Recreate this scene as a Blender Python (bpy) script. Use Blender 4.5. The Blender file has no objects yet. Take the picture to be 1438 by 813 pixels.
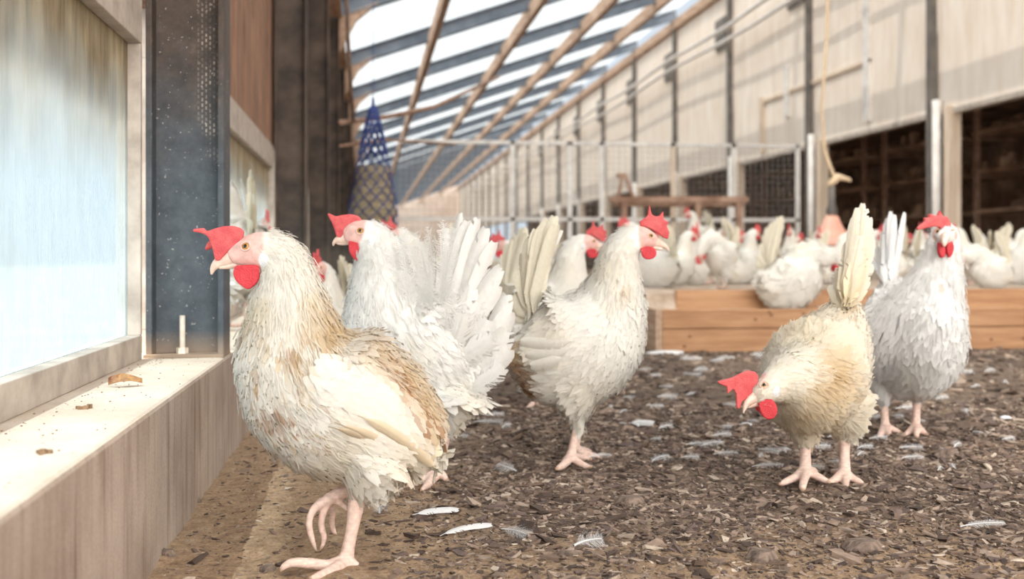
import bpy, bmesh, math, random
import numpy as np
from mathutils import Vector, Matrix, Quaternion
from mathutils.bvhtree import BVHTree

random.seed(7)
rng = np.random.default_rng(7)
S = bpy.context.scene
C = S.collection

# ------------------------------------------------------------------ camera, sky, sun, exposure
FPX, CX, HY, CAMZ = 1600.0, 719.0, 360.0, 0.40      # focal length in pixels, picture centre, horizon row, eye height
YAW = math.atan(204 / 1600.0)                       # the camera looks a little to the right of the hall's axis
cam_d = bpy.data.cameras.new('camera'); cam = bpy.data.objects.new('camera', cam_d); C.objects.link(cam)
cam.location = (0, 0, CAMZ); cam.rotation_euler = (math.pi / 2, 0, -YAW)
cam_d.sensor_width = 36; cam_d.lens = 36 * FPX / 1438
cam_d.shift_y = -(406.5 - HY) / 1438
cam_d.dof.use_dof = True; cam_d.dof.focus_distance = 1.62; cam_d.dof.aperture_fstop = 5.0
cam_d.clip_start = 0.02; cam_d.clip_end = 300
S.camera = cam
S.view_settings.view_transform = 'Standard'; S.view_settings.look = 'None'
S.view_settings.gamma = 1; S.view_settings.use_curve_mapping = False
S.view_settings.exposure = -0.1
w = bpy.data.worlds.new('sky'); S.world = w; w.use_nodes = True
wn = w.node_tree.nodes; wl = w.node_tree.links
bgn = wn['Background']
# hazy white sky, with brightness added behind the camera, at the open end, to fill the hens, paler blue ahead
tcw = wn.new('ShaderNodeTexCoord'); dotn = wn.new('ShaderNodeVectorMath'); dotn.operation = 'DOT_PRODUCT'
wl.new(tcw.outputs['Generated'], dotn.inputs[0]); dotn.inputs[1].default_value = Vector((-.25, -1, .35)).normalized()
rw = wn.new('ShaderNodeValToRGB'); wl.new(dotn.outputs['Value'], rw.inputs[0])
rw.color_ramp.elements[0].position = .15; rw.color_ramp.elements[0].color = (.10, .112, .125, 1)
rw.color_ramp.elements[1].position = .9; rw.color_ramp.elements[1].color = (1.0, .97, .92, 1)
wl.new(rw.outputs[0], bgn.inputs['Color']); bgn.inputs['Strength'].default_value = 7.6
sun_d = bpy.data.lights.new('sun', 'SUN'); sun = bpy.data.objects.new('sun', sun_d); C.objects.link(sun)
sun_d.energy = 13.0; sun_d.color = (1.0, 0.93, 0.82); sun_d.angle = math.radians(.6)
sun.rotation_euler = Vector((1.0, 0.25, -1.96)).to_track_quat('-Z', 'Y').to_euler()
try:
    S.cycles.use_denoising = True
    S.cycles.max_bounces = 10; S.cycles.diffuse_bounces = 6; S.cycles.transparent_max_bounces = 12
    S.cycles.sample_clamp_indirect = 6
except Exception: pass

FW = Vector((math.sin(YAW), math.cos(YAW), 0)); RT = Vector((math.cos(YAW), -math.sin(YAW), 0)); UP = Vector((0, 0, 1))
CAM = Vector((0, 0, CAMZ))
def at(px, py, d): return CAM + d * (FW + RT * ((px - CX) / FPX) + UP * ((HY - py) / FPX))
def on_ground(px, d, z=0.0):
    p = at(px, HY, d); p.z = z; return p
def ground_at(px, py, z=0.0):
    d = FPX * (CAMZ - z) / (py - HY)
    return on_ground(px, d, z)

# ------------------------------------------------------------------ materials
def mat(name):
    m = bpy.data.materials.new(name); m.use_nodes = True
    return m, m.node_tree.nodes, m.node_tree.links, m.node_tree.nodes['Principled BSDF']
def noise(n, l, scale, detail=4, rough=.55, vec=None, mapscale=None):
    t = n.new('ShaderNodeTexNoise'); t.inputs['Scale'].default_value = scale
    t.inputs['Detail'].default_value = detail; t.inputs['Roughness'].default_value = rough
    tc = n.new('ShaderNodeTexCoord'); src = tc.outputs['Object']
    if mapscale:
        mp = n.new('ShaderNodeMapping'); mp.inputs['Scale'].default_value = mapscale
        l.new(src, mp.inputs[0]); src = mp.outputs[0]
    l.new(src, t.inputs['Vector'])
    return t
def ramp(n, l, fac, stops):
    r = n.new('ShaderNodeValToRGB'); e = r.color_ramp.elements
    while len(e) < len(stops): e.new(.5)
    for k, (p, c) in enumerate(stops):
        e[k].position = p; e[k].color = (*c, 1) if len(c) == 3 else c
    l.new(fac, r.inputs[0]); return r
def mixc(n, l, fac, a, b, mode='MIX'):
    m = n.new('ShaderNodeMix'); m.data_type = 'RGBA'; m.blend_type = mode
    for sock, v in ((m.inputs[0], fac), (m.inputs[6], a), (m.inputs[7], b)):
        if isinstance(v, (int, float)): sock.default_value = v
        elif isinstance(v, tuple): sock.default_value = (*v, 1)
        else: l.new(v, sock)
    return m.outputs[2]
def bump(n, l, h, b, strength=.3, dist=.002):
    u = n.new('ShaderNodeBump'); u.inputs['Strength'].default_value = strength; u.inputs['Distance'].default_value = dist
    l.new(h, u.inputs['Height']); l.new(u.outputs[0], b.inputs['Normal'])
def simple(name, c1, c2, scale=20, rough=.8, bs=.3, bd=.002, mapscale=None, metal=0, lo=.35, hi=.65, detail=5):
    m, n, l, b = mat(name)
    t = noise(n, l, scale, detail, .6, mapscale=mapscale)
    r = ramp(n, l, t.outputs[0], [(lo, c1), (hi, c2)])
    l.new(r.outputs[0], b.inputs['Base Color']); b.inputs['Roughness'].default_value = rough
    b.inputs['Metallic'].default_value = metal
    bump(n, l, t.outputs[0], b, bs, bd)
    return m
def attr_mat(name, rough=.8, noise_scale=60, vary=.12, translucent=0, bs=.3, bd=.001, sss=0, coat=0):
    m, n, l, b = mat(name)
    a = n.new('ShaderNodeAttribute'); a.attribute_name = 'Col'
    t = noise(n, l, noise_scale, 4)
    r = ramp(n, l, t.outputs[0], [(.3, (1 - vary,) * 3), (.7, (1, 1, 1))])
    col = mixc(n, l, 1.0, a.outputs['Color'], r.outputs[0], 'MULTIPLY')
    l.new(col, b.inputs['Base Color']); b.inputs['Roughness'].default_value = rough
    if sss:
        b.inputs['Subsurface Weight'].default_value = sss; b.inputs['Subsurface Scale'].default_value = .006
        b.inputs['Subsurface Radius'].default_value = (1, .35, .25)
    if coat: b.inputs['Coat Weight'].default_value = coat
    bump(n, l, t.outputs[0], b, bs, bd)
    if translucent:
        tr = n.new('ShaderNodeBsdfTranslucent'); l.new(col, tr.inputs['Color'])
        mx = n.new('ShaderNodeMixShader'); mx.inputs[0].default_value = translucent
        l.new(b.outputs[0], mx.inputs[1]); l.new(tr.outputs[0], mx.inputs[2])
        l.new(mx.outputs[0], n['Material Output'].inputs[0])
    return m

M = {}
M['feather'] = attr_mat('feather', .75, 150, .06, .28)
M['skin'] = attr_mat('hen_body', .7, 220, .14, 0, .5, .0012, .15)
M['ground_feather'] = attr_mat('shed_feather', .7, 90, .05, .3)
M['chip'] = attr_mat('bark_chip', .9, 90, .35, 0, .6, .002)
# comb and wattle: saturated red skin with fine papillae
def red_skin(name, c1, c2):
    m, n, l, b = mat(name)
    t = noise(n, l, 70, 4); r = ramp(n, l, t.outputs[0], [(.3, c1), (.7, c2)])
    l.new(r.outputs[0], b.inputs['Base Color']); b.inputs['Roughness'].default_value = .5
    b.inputs['Subsurface Weight'].default_value = .35; b.inputs['Subsurface Scale'].default_value = .006
    b.inputs['Subsurface Radius'].default_value = (1, .25, .2)
    v = n.new('ShaderNodeTexVoronoi'); v.inputs['Scale'].default_value = 520
    tc = n.new('ShaderNodeTexCoord'); l.new(tc.outputs['Object'], v.inputs['Vector'])
    bump(n, l, v.outputs['Distance'], b, .6, .0012)
    return m
M['comb'] = red_skin('comb_red', (.52, .05, .06), (.68, .13, .13))
M['wattle'] = red_skin('wattle_red', (.50, .016, .028), (.62, .04, .055))
M['beak'] = simple('beak_horn', (.62, .42, .34), (.80, .64, .54), 60, .4, .2, .0006)
M['lobe'] = simple('earlobe_white', (.55, .60, .66), (.83, .82, .80), 90, .6, .3, .001)
M['iris'] = simple('iris_amber', (.30, .13, .02), (.52, .27, .06), 400, .15, 0)
M['pupil'] = simple('pupil_black', (.004, .004, .004), (.012, .010, .010), 50, .05, 0)
M['lid'] = simple('eyelid_skin', (.62, .38, .33), (.75, .55, .48), 200, .6, .3, .0008)

def ground_material():
    m, n, l, b = mat('litter_soil')
    t1 = noise(n, l, 2.2, 6, .6); t2 = noise(n, l, 38, 8, .7); t3 = noise(n, l, 190, 4, .7)
    # sandier beside the plinth and towards the open end, darker bark litter elsewhere
    tc = n.new('ShaderNodeTexCoord'); sp = n.new('ShaderNodeSeparateXYZ'); l.new(tc.outputs['Object'], sp.inputs[0])
    mr = n.new('ShaderNodeMapRange'); l.new(sp.outputs['X'], mr.inputs[0])
    mr.inputs[1].default_value = -.05; mr.inputs[2].default_value = .28; mr.inputs[3].default_value = 1; mr.inputs[4].default_value = 0
    my = n.new('ShaderNodeMapRange'); l.new(sp.outputs['Y'], my.inputs[0])
    my.inputs[1].default_value = 1.35; my.inputs[2].default_value = 1.75; my.inputs[3].default_value = .75; my.inputs[4].default_value = 0
    mx = n.new('ShaderNodeMath'); mx.operation = 'MAXIMUM'; l.new(mr.outputs[0], mx.inputs[0]); l.new(my.outputs[0], mx.inputs[1])
    ad = n.new('ShaderNodeMath'); ad.operation = 'MULTIPLY_ADD'; l.new(t1.outputs[0], ad.inputs[0]); ad.inputs[1].default_value = 1.1; l.new(mx.outputs[0], ad.inputs[2])
    s = n.new('ShaderNodeMapRange'); l.new(ad.outputs[0], s.inputs[0]); s.inputs[1].default_value = .55; s.inputs[2].default_value = 1.25
    dark = ramp(n, l, t2.outputs[0], [(.32, (.045, .030, .022)), (.52, (.18, .125, .09)), (.70, (.40, .29, .20))])
    sand = ramp(n, l, t2.outputs[0], [(.28, (.19, .115, .065)), (.5, (.42, .28, .17)), (.72, (.58, .42, .27))])
    c = mixc(n, l, s.outputs[0], dark.outputs[0], sand.outputs[0])
    g = ramp(n, l, t3.outputs[0], [(.3, (.55, .55, .55)), (.65, (1.1, 1.1, 1.1))])
    c = mixc(n, l, 1.0, c, g.outputs[0], 'MULTIPLY')
    l.new(c, b.inputs['Base Color']); b.inputs['Roughness'].default_value = .95
    h = n.new('ShaderNodeMath'); h.operation = 'MULTIPLY_ADD'; l.new(t3.outputs[0], h.inputs[0]); h.inputs[1].default_value = .5; l.new(t2.outputs[0], h.inputs[2])
    bump(n, l, h.outputs[0], b, .9, .008)
    return m
M['ground'] = ground_material()
def concrete_material():
    m, n, l, b = mat('stained_concrete')
    t1 = noise(n, l, 5, 6, .6); t2 = noise(n, l, 1.0, 6, .65, mapscale=(30, 42, 3.2)); t3 = noise(n, l, 240, 3)
    base = ramp(n, l, t1.outputs[0], [(.3, (.34, .26, .21)), (.7, (.55, .46, .39))])
    streak = ramp(n, l, t2.outputs[0], [(.30, (.55, .49, .45)), (.50, (.92, .92, .92)), (.8, (1.05, 1.05, 1.05))])
    geo = n.new('ShaderNodeNewGeometry'); sp = n.new('ShaderNodeSeparateXYZ'); l.new(geo.outputs['Normal'], sp.inputs[0])
    side = mixc(n, l, 1.0, base.outputs[0], streak.outputs[0], 'MULTIPLY')
    dust = ramp(n, l, t1.outputs[0], [(.3, (.50, .40, .31)), (.7, (.68, .59, .50))])
    c = mixc(n, l, sp.outputs['Z'], side, dust.outputs[0])
    g = ramp(n, l, t3.outputs[0], [(.3, (.86, .86, .86)), (.6, (1, 1, 1))])
    c = mixc(n, l, 1.0, c, g.outputs[0], 'MULTIPLY')
    l.new(c, b.inputs['Base Color']); b.inputs['Roughness'].default_value = .92
    bump(n, l, t3.outputs[0], b, .35, .002)
    return m
M['concrete'] = concrete_material()
def steel_material():
    m, n, l, b = mat('dusty_blue_steel')
    t1 = noise(n, l, 6, 6, .65); t2 = noise(n, l, 170, 2, .5); t3 = noise(n, l, 26, 5, .7)
    tc = n.new('ShaderNodeTexCoord'); sp = n.new('ShaderNodeSeparateXYZ'); l.new(tc.outputs['Object'], sp.inputs[0])
    hz = n.new('ShaderNodeMapRange'); l.new(sp.outputs['Z'], hz.inputs[0]); hz.inputs[1].default_value = .25; hz.inputs[2].default_value = .75
    a = n.new('ShaderNodeMath'); a.operation = 'MULTIPLY_ADD'; l.new(t1.outputs[0], a.inputs[0]); a.inputs[1].default_value = .9; l.new(hz.outputs[0], a.inputs[2])
    f = n.new('ShaderNodeMapRange'); l.new(a.outputs[0], f.inputs[0]); f.inputs[1].default_value = .6; f.inputs[2].default_value = 1.25
    blue = ramp(n, l, t3.outputs[0], [(.3, (.038, .05, .064)), (.7, (.085, .105, .125))])
    rust = ramp(n, l, t3.outputs[0], [(.3, (.03, .022, .018)), (.62, (.075, .05, .035)), (.8, (.20, .14, .10))])
    c = mixc(n, l, f.outputs[0], blue.outputs[0], rust.outputs[0])
    spk = ramp(n, l, t2.outputs[0], [(.69, (0, 0, 0)), (.75, (1, 1, 1))])
    c = mixc(n, l, spk.outputs[0], c, (.42, .40, .37))
    # brown dust piled at the foot
    ft = n.new('ShaderNodeMapRange'); l.new(sp.outputs['Z'], ft.inputs[0]); ft.inputs[1].default_value = .0; ft.inputs[2].default_value = .05; ft.inputs[3].default_value = .8; ft.inputs[4].default_value = 0
    c = mixc(n, l, ft.outputs[0], c, (.40, .29, .20))
    # pale flecks mixed into the colour in broken vertical rows high on the web, as the photo shows
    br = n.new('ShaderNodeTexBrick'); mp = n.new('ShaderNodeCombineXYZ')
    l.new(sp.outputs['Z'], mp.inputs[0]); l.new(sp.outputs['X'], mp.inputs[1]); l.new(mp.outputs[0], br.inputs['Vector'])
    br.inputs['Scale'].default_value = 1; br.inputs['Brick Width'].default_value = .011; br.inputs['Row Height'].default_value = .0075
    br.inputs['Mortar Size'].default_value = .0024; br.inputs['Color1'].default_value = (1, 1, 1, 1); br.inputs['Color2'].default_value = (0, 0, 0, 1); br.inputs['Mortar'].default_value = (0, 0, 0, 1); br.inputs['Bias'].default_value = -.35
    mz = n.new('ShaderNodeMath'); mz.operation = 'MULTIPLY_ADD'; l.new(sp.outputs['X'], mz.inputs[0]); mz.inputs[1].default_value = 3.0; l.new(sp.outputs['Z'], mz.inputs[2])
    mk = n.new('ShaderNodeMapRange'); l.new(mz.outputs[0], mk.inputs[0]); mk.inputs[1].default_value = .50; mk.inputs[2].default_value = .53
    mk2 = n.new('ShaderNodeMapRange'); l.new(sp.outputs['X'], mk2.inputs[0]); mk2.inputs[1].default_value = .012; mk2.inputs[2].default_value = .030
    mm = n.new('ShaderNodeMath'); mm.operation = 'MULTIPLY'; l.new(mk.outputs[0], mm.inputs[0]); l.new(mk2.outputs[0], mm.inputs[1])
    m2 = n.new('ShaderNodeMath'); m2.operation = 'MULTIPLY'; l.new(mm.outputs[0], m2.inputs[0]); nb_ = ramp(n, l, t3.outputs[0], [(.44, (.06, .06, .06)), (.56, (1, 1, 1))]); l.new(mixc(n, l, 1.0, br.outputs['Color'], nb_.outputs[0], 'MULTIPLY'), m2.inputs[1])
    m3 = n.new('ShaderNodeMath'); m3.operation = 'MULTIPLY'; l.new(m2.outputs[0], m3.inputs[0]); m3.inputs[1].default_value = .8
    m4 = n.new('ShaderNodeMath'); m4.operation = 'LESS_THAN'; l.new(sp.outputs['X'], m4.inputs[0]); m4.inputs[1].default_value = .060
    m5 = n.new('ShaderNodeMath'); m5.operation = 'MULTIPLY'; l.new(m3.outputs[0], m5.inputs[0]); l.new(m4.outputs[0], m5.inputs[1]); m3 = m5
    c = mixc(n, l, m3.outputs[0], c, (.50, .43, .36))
    l.new(c, b.inputs['Base Color']); b.inputs['Roughness'].default_value = .6; b.inputs['Metallic'].default_value = .1
    bump(n, l, t3.outputs[0], b, .3, .002)
    return m
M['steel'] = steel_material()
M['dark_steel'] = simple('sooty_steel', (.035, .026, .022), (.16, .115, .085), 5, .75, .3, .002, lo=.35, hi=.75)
M['rafter'] = simple('blue_grey_rafter', (.09, .115, .15), (.18, .205, .24), 4, .6, .1, .002)
M['purlin'] = simple('weathered_purlin_timber', (.33, .20, .13), (.56, .40, .29), 4, .85, .3, .003, mapscale=(8, .6, 8))
M['post'] = simple('grey_brown_post_steel', (.09, .085, .08), (.20, .17, .145), 4, .6, .2, .002)
M['pale_post'] = simple('pale_timber_post', (.58, .45, .33), (.76, .64, .52), 4, .8, .2, .003, mapscale=(6, 6, .6))
M['white_pipe'] = simple('white_painted_pipe', (.66, .62, .58), (.82, .79, .75), 8, .5, .1, .002)
M['panel'] = simple('cream_wall_panel', (.76, .65, .54), (.88, .80, .71), 1.6, .7, .1, .002, mapscale=(1, 4, .8))
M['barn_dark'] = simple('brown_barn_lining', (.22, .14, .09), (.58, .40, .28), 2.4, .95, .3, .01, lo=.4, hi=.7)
M['far_wall'] = simple('far_end_wall', (.68, .54, .45), (.80, .68, .59), .8, .9, .1, .01)
M['boards'] = simple('brown_weathered_boards', (.16, .085, .05), (.36, .21, .14), 6, .85, .4, .004, mapscale=(4, 6, .7))
M['frame'] = simple('dusty_window_frame', (.34, .29, .25), (.55, .49, .43), 14, .75, .3, .002)
M['box_wood'] = simple('orange_pine_board', (.33, .165, .08), (.47, .27, .145), 5, .75, .3, .003, mapscale=(.8, 6, 9))
M['box_shade'] = simple('shade_toned_pine_board', (.32, .21, .14), (.46, .34, .25), 5, .8, .3, .003, mapscale=(6, .8, 9))  # same pine, the weaker light on the side face put into a greyer colour
M['sand'] = simple('dust_bath_sand', (.30, .22, .16), (.48, .39, .31), 12, .95, .6, .01)
M['knot'] = simple('dark_knot', (.16, .07, .03), (.25, .12, .05), 60, .8, .1, .001)
M['rusty'] = simple('rust_brown_rail', (.20, .11, .07), (.40, .26, .19), 8, .8, .3, .002)
M['wire'] = simple('galvanised_wire', (.30, .28, .26), (.46, .43, .40), 30, .5, .1, .001, metal=.4)
M['rope'] = simple('tan_rope', (.55, .40, .25), (.75, .60, .42), 150, .9, .6, .002)
M['blue_net'] = simple('blue_net_cord', (.02, .035, .17), (.05, .08, .28), 60, .8, .3, .002)
M['hay'] = simple('packed_hay', (.17, .14, .085), (.38, .31, .21), 26, .95, .9, .01, mapscale=(1, 1, 3))
M['bell_pink'] = simple('pink_bell_plastic', (.66, .32, .24), (.74, .40, .30), 6, .45, .1, .002)
M['bell_white'] = simple('white_bell_plastic', (.74, .76, .80), (.84, .85, .87), 6, .4, .1, .002)
M['bell_red'] = simple('red_bell_plastic', (.72, .03, .04), (.80, .06, .06), 6, .4, .1, .002)
M['bolt'] = simple('dusty_anchor_bolt', (.58, .50, .42), (.74, .67, .58), 60, .7, .3, .001)
M['leaf'] = simple('dry_leaf', (.18, .08, .04), (.50, .27, .10), 50, .7, .4, .001)
M['leaf2'] = simple('brown_dirt', (.16, .09, .05), (.34, .22, .13), 90, .9, .4, .001)
M['chipbig'] = simple('bark_piece', (.07, .05, .04), (.26, .19, .15), 60, .9, .7, .003, mapscale=(1, 4, 1))
M['outside'] = simple('pale_yard', (.16, .17, .17), (.25, .26, .26), 2, .9, .1, .01)
M['cord_brown'] = simple('brown_conduit', (.10, .06, .045), (.22, .14, .10), 20, .7, .2, .001)

def sheet_material():
    m, n, l, b = mat('translucent_roof_sheet')
    t = noise(n, l, 1.2, 4, .6, mapscale=(.5, 3, 1))
    r = ramp(n, l, t.outputs[0], [(.3, (.24, .27, .30)), (.7, (.32, .345, .37))])
    l.new(r.outputs[0], b.inputs['Base Color']); b.inputs['Roughness'].default_value = .4
    tr = n.new('ShaderNodeBsdfTranslucent'); l.new(r.outputs[0], tr.inputs['Color'])
    tp = n.new('ShaderNodeBsdfTransparent')
    a = n.new('ShaderNodeMixShader'); a.inputs[0].default_value = .80
    l.new(b.outputs[0], a.inputs[1]); l.new(tr.outputs[0], a.inputs[2])
    c = n.new('ShaderNodeMixShader'); c.inputs[0].default_value = .14
    l.new(a.outputs[0], c.inputs[1]); l.new(tp.outputs[0], c.inputs[2])
    l.new(c.outputs[0], n['Material Output'].inputs[0])
    return m
M['sheet'] = sheet_material()
def glass_material():
    m, n, l, b = mat('dirty_window_glass')
    t = noise(n, l, 1.0, 6, .65, mapscale=(1, 26, 5)); t2 = noise(n, l, 5, 5, .6); t3 = noise(n, l, 1.0, 6, .7, mapscale=(1, 90, 14))
    tc = n.new('ShaderNodeTexCoord'); sp = n.new('ShaderNodeSeparateXYZ'); l.new(tc.outputs['Object'], sp.inputs[0])
    mr = n.new('ShaderNodeMapRange'); l.new(sp.outputs['Z'], mr.inputs[0]); mr.inputs[1].default_value = .50; mr.inputs[2].default_value = .82
    ad = n.new('ShaderNodeMath'); ad.operation = 'MULTIPLY_ADD'; l.new(t2.outputs[0], ad.inputs[0]); ad.inputs[1].default_value = .6; l.new(mr.outputs[0], ad.inputs[2])
    f = n.new('ShaderNodeMapRange'); l.new(ad.outputs[0], f.inputs[0]); f.inputs[1].default_value = .30; f.inputs[2].default_value = 1.1
    film = ramp(n, l, t3.outputs[0], [(.3, (.33, .375, .40)), (.7, (.46, .51, .53))])
    dirt = ramp(n, l, t.outputs[0], [(.3, (.20, .145, .085)), (.7, (.44, .36, .25))])
    c = mixc(n, l, f.outputs[0], film.outputs[0], dirt.outputs[0])
    l.new(c, b.inputs['Base Color']); b.inputs['Roughness'].default_value = .25
    tr = n.new('ShaderNodeBsdfTranslucent'); l.new(c, tr.inputs['Color'])
    tp = n.new('ShaderNodeBsdfTransparent'); tp.inputs[0].default_value = (.86, .95, 1, 1)
    a = n.new('ShaderNodeMixShader'); a.inputs[0].default_value = .72
    l.new(b.outputs[0], a.inputs[1]); l.new(tr.outputs[0], a.inputs[2])
    k = n.new('ShaderNodeMapRange'); l.new(f.outputs[0], k.inputs[0]); k.inputs[3].default_value = .55; k.inputs[4].default_value = .10
    c2 = n.new('ShaderNodeMixShader'); l.new(k.outputs[0], c2.inputs[0])
    l.new(a.outputs[0], c2.inputs[1]); l.new(tp.outputs[0], c2.inputs[2])
    l.new(c2.outputs[0], n['Material Output'].inputs[0])
    return m
M['glass'] = glass_material()

# ------------------------------------------------------------------ mesh helpers
class MB:
    def __init__(s): s.v = []; s.f = []
    def add(s, vs, fs):
        k = len(s.v); s.v += [tuple(x) for x in vs]; s.f += [tuple(i + k for i in q) for q in fs]; return s
    def box(s, x0, x1, y0, y1, z0, z1):
        return s.add([(x0,y0,z0),(x1,y0,z0),(x1,y1,z0),(x0,y1,z0),(x0,y0,z1),(x1,y0,z1),(x1,y1,z1),(x0,y1,z1)],
                     [(0,3,2,1),(4,5,6,7),(0,1,5,4),(1,2,6,5),(2,3,7,6),(3,0,4,7)])
    def bar(s, a, b, wdt, hgt):                       # a beam of rectangular section from a to b
        a = Vector(a); b = Vector(b); t = (b - a).normalized()
        sd = t.cross(UP); sd = sd.normalized() if sd.length > 1e-3 else Vector((1, 0, 0)); u = sd.cross(t)
        vs = [p + sd * (i * wdt / 2) + u * (j * hgt / 2) for p in (a, b) for i, j in ((-1,-1),(1,-1),(1,1),(-1,1))]
        return s.add(vs, [(0,1,2,3),(7,6,5,4),(0,4,5,1),(1,5,6,2),(2,6,7,3),(3,7,4,0)])
    def tube(s, pts, r, n=10):
        pts = [Vector(p) for p in pts]; rs = r if isinstance(r, (list, tuple)) else [r] * len(pts)
        ref = None; vs = []; m = len(pts)
        for i, p in enumerate(pts):
            t = (pts[min(i + 1, m - 1)] - pts[max(i - 1, 0)]).normalized()
            if ref is None: ref = t.orthogonal().normalized()
            ref = (ref - t * ref.dot(t)).normalized(); o = t.cross(ref)
            for k in range(n):
                a = 2 * math.pi * k / n
                vs.append(p + (ref * math.cos(a) + o * math.sin(a)) * rs[i])
        fs = [(i*n+k, i*n+(k+1)%n, (i+1)*n+(k+1)%n, (i+1)*n+k) for i in range(m-1) for k in range(n)]
        fs += [tuple(range(n - 1, -1, -1)), tuple((m-1)*n + k for k in range(n))]
        return s.add(vs, fs)
    def lathe(s, prof, c=(0,0,0), n=28):
        vs = [(c[0] + r*math.cos(2*math.pi*k/n), c[1] + r*math.sin(2*math.pi*k/n), c[2] + z) for r, z in prof for k in range(n)]
        m = len(prof)
        fs = [(i*n+k, i*n+(k+1)%n, (i+1)*n+(k+1)%n, (i+1)*n+k) for i in range(m-1) for k in range(n)]
        fs += [tuple(range(n - 1, -1, -1)), tuple((m-1)*n + k for k in range(n))]
        return s.add(vs, fs)
    def build(s, name, m, parent=None, origin=None, smooth=False, bevel=0):
        me = bpy.data.meshes.new(name); o = Vector(origin) if origin is not None else Vector((0, 0, 0))
        me.from_pydata([tuple(Vector(v) - o) for v in s.v], [], s.f); me.update()
        me.materials.append(m)
        if smooth: me.polygons.foreach_set('use_smooth', [True] * len(me.polygons))
        ob = bpy.data.objects.new(name, me); C.objects.link(ob)
        if parent is not None: ob.parent = parent
        elif origin is not None: ob.location = o
        if bevel:
            b = ob.modifiers.new('bevel', 'BEVEL'); b.width = bevel; b.segments = 2; b.limit_method = 'ANGLE'
        return ob
def tag(o, label, cat, group=None):
    o['label'] = label; o['category'] = cat
    if group: o['group'] = group
    return o
def struct(o): o['kind'] = 'structure'; return o
def empty(name, loc, label=None, cat=None, group=None):
    o = bpy.data.objects.new(name, None); C.objects.link(o); o.location = loc; o.empty_display_size = .05
    if label: tag(o, label, cat, group)
    return o
def np_mesh(name, V, Q, m, colors=None, parent=None, loc=None, smooth=True, normals=None):
    """V (n,3), Q (k,4) quads -> object; colors (n,3) per vertex"""
    me = bpy.data.meshes.new(name)
    V = np.asarray(V, dtype=np.float32); Q = np.asarray(Q, dtype=np.int32)
    me.vertices.add(len(V)); me.vertices.foreach_set('co', V.ravel())
    me.loops.add(Q.size); me.loops.foreach_set('vertex_index', Q.ravel())
    k = Q.shape[1]
    me.polygons.add(len(Q)); me.polygons.foreach_set('loop_start', np.arange(0, Q.size, k, dtype=np.int32))
    try: me.polygons.foreach_set('loop_total', np.full(len(Q), k, dtype=np.int32))
    except Exception: pass
    me.polygons.foreach_set('use_smooth', np.full(len(Q), smooth, dtype=bool))
    me.update(calc_edges=True)
    if normals is None: me.validate()
    else: me.normals_split_custom_set_from_vertices(np.asarray(normals, dtype=np.float32))
    if colors is not None: set_col(me, colors)
    me.materials.append(m)
    ob = bpy.data.objects.new(name, me); C.objects.link(ob)
    if parent is not None: ob.parent = parent
    if loc is not None: ob.location = loc
    return ob
def set_col(me, colors):
    a = me.attributes.new('Col', 'FLOAT_COLOR', 'POINT')
    c = np.ones((len(me.vertices), 4), dtype=np.float32); c[:, :3] = np.asarray(colors)[:, :3]
    a.data.foreach_set('color', c.ravel())
# ------------------------------------------------------------------ the building
Y0, BAY, NB = 2.24, 3.05, 23
LX, GX = -0.27, -0.42            # room face of the plinth, plane of the windows
RX, ENDY = 5.7, 72.0             # right wall, far end
def roof_z(x): return 2.98 + .34 * (x + .3)
def vnoise(x, y, s):             # cheap smooth noise
    return (np.sin(x*s*1.7 + 1.3*np.sin(y*s*1.1)) * np.cos(y*s*1.9 + 1.7*np.sin(x*s*.8 + .6)))
def ground_h(x, y): return .004*vnoise(x, y, 9.0) + .003*vnoise(x + 3, y - 2, 31.0)
xs = np.concatenate([np.linspace(LX - .02, 1.6, 150), np.linspace(1.63, RX + .1, 60)])
ys = np.concatenate([np.linspace(-4, .9, 14), np.linspace(.95, 3.2, 150), np.linspace(3.25, 7, 60), np.linspace(7.5, ENDY, 40)])
X, Y = np.meshgrid(xs, ys); Z = ground_h(X, Y)
nx, ny = len(xs), len(ys)
idx = np.arange(nx*ny).reshape(ny, nx)
Q = np.stack([idx[:-1,:-1], idx[:-1,1:], idx[1:,1:], idx[1:,:-1]], -1).reshape(-1, 4)
floor = struct(np_mesh('floor', np.stack([X, Y, Z], -1).reshape(-1, 3), Q, M['ground']))
# pale yard beyond the windows
struct(MB().box(-14, GX - .12, -6, ENDY, -.3, -.02).build('floor_outside', M['outside']))
# low concrete plinth with a worn edge
pl = MB().box(-.56, LX, -4, ENDY, -.05, .206).build('wall_left_plinth', M['concrete'], bevel=.006); struct(pl)
# board wall above the windows
ub = MB()
k = 0; y = -4.0
while y < ENDY:
    wd = .14 + .04 * ((k * 37) % 5) / 5
    ub.box(GX - .035 - .006*(k % 2), GX - .005 - .006*(k % 2), y, y + wd - .006, .90, 2.9); y += wd; k += 1
    if y > 22: wd = 1.2
struct(ub.build('wall_left', M['boards']))
struct(MB().box(GX - .07, GX - .045, -4, ENDY, .90, 2.95).build('wall_left_backing', M['boards']))
# windows
bays = [(-4 + .1, -.80), (-.76, Y0 - .02)] + [(Y0 + .13 + BAY*i, Y0 - .02 + BAY*(i+1)) for i in range(NB - 1)]
for i, (a, b) in enumerate(bays):
    f = MB()
    f.box(GX - .045, GX, a, b, .206, .252)            # bottom rail
    f.box(GX - .045, GX, a, b, .80, .90)              # top rail
    f.box(GX - .045, GX, a, a + .014, .252, .80); f.box(GX - .045, GX, b - .014, b, .252, .80)
    wo = f.build('window_%d' % (i + 1), M['frame'], bevel=.002); struct(wo)
    g = MB().box(GX - .028, GX - .024, a + .014, b - .014, .252, .80).build('pane', M['glass'], wo)
# outer roof overhang's gutter board
struct(MB().box(-1.42, -1.40, -2, ENDY, 2.56, 2.61).build('trim_gutter', M['frame']))
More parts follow.
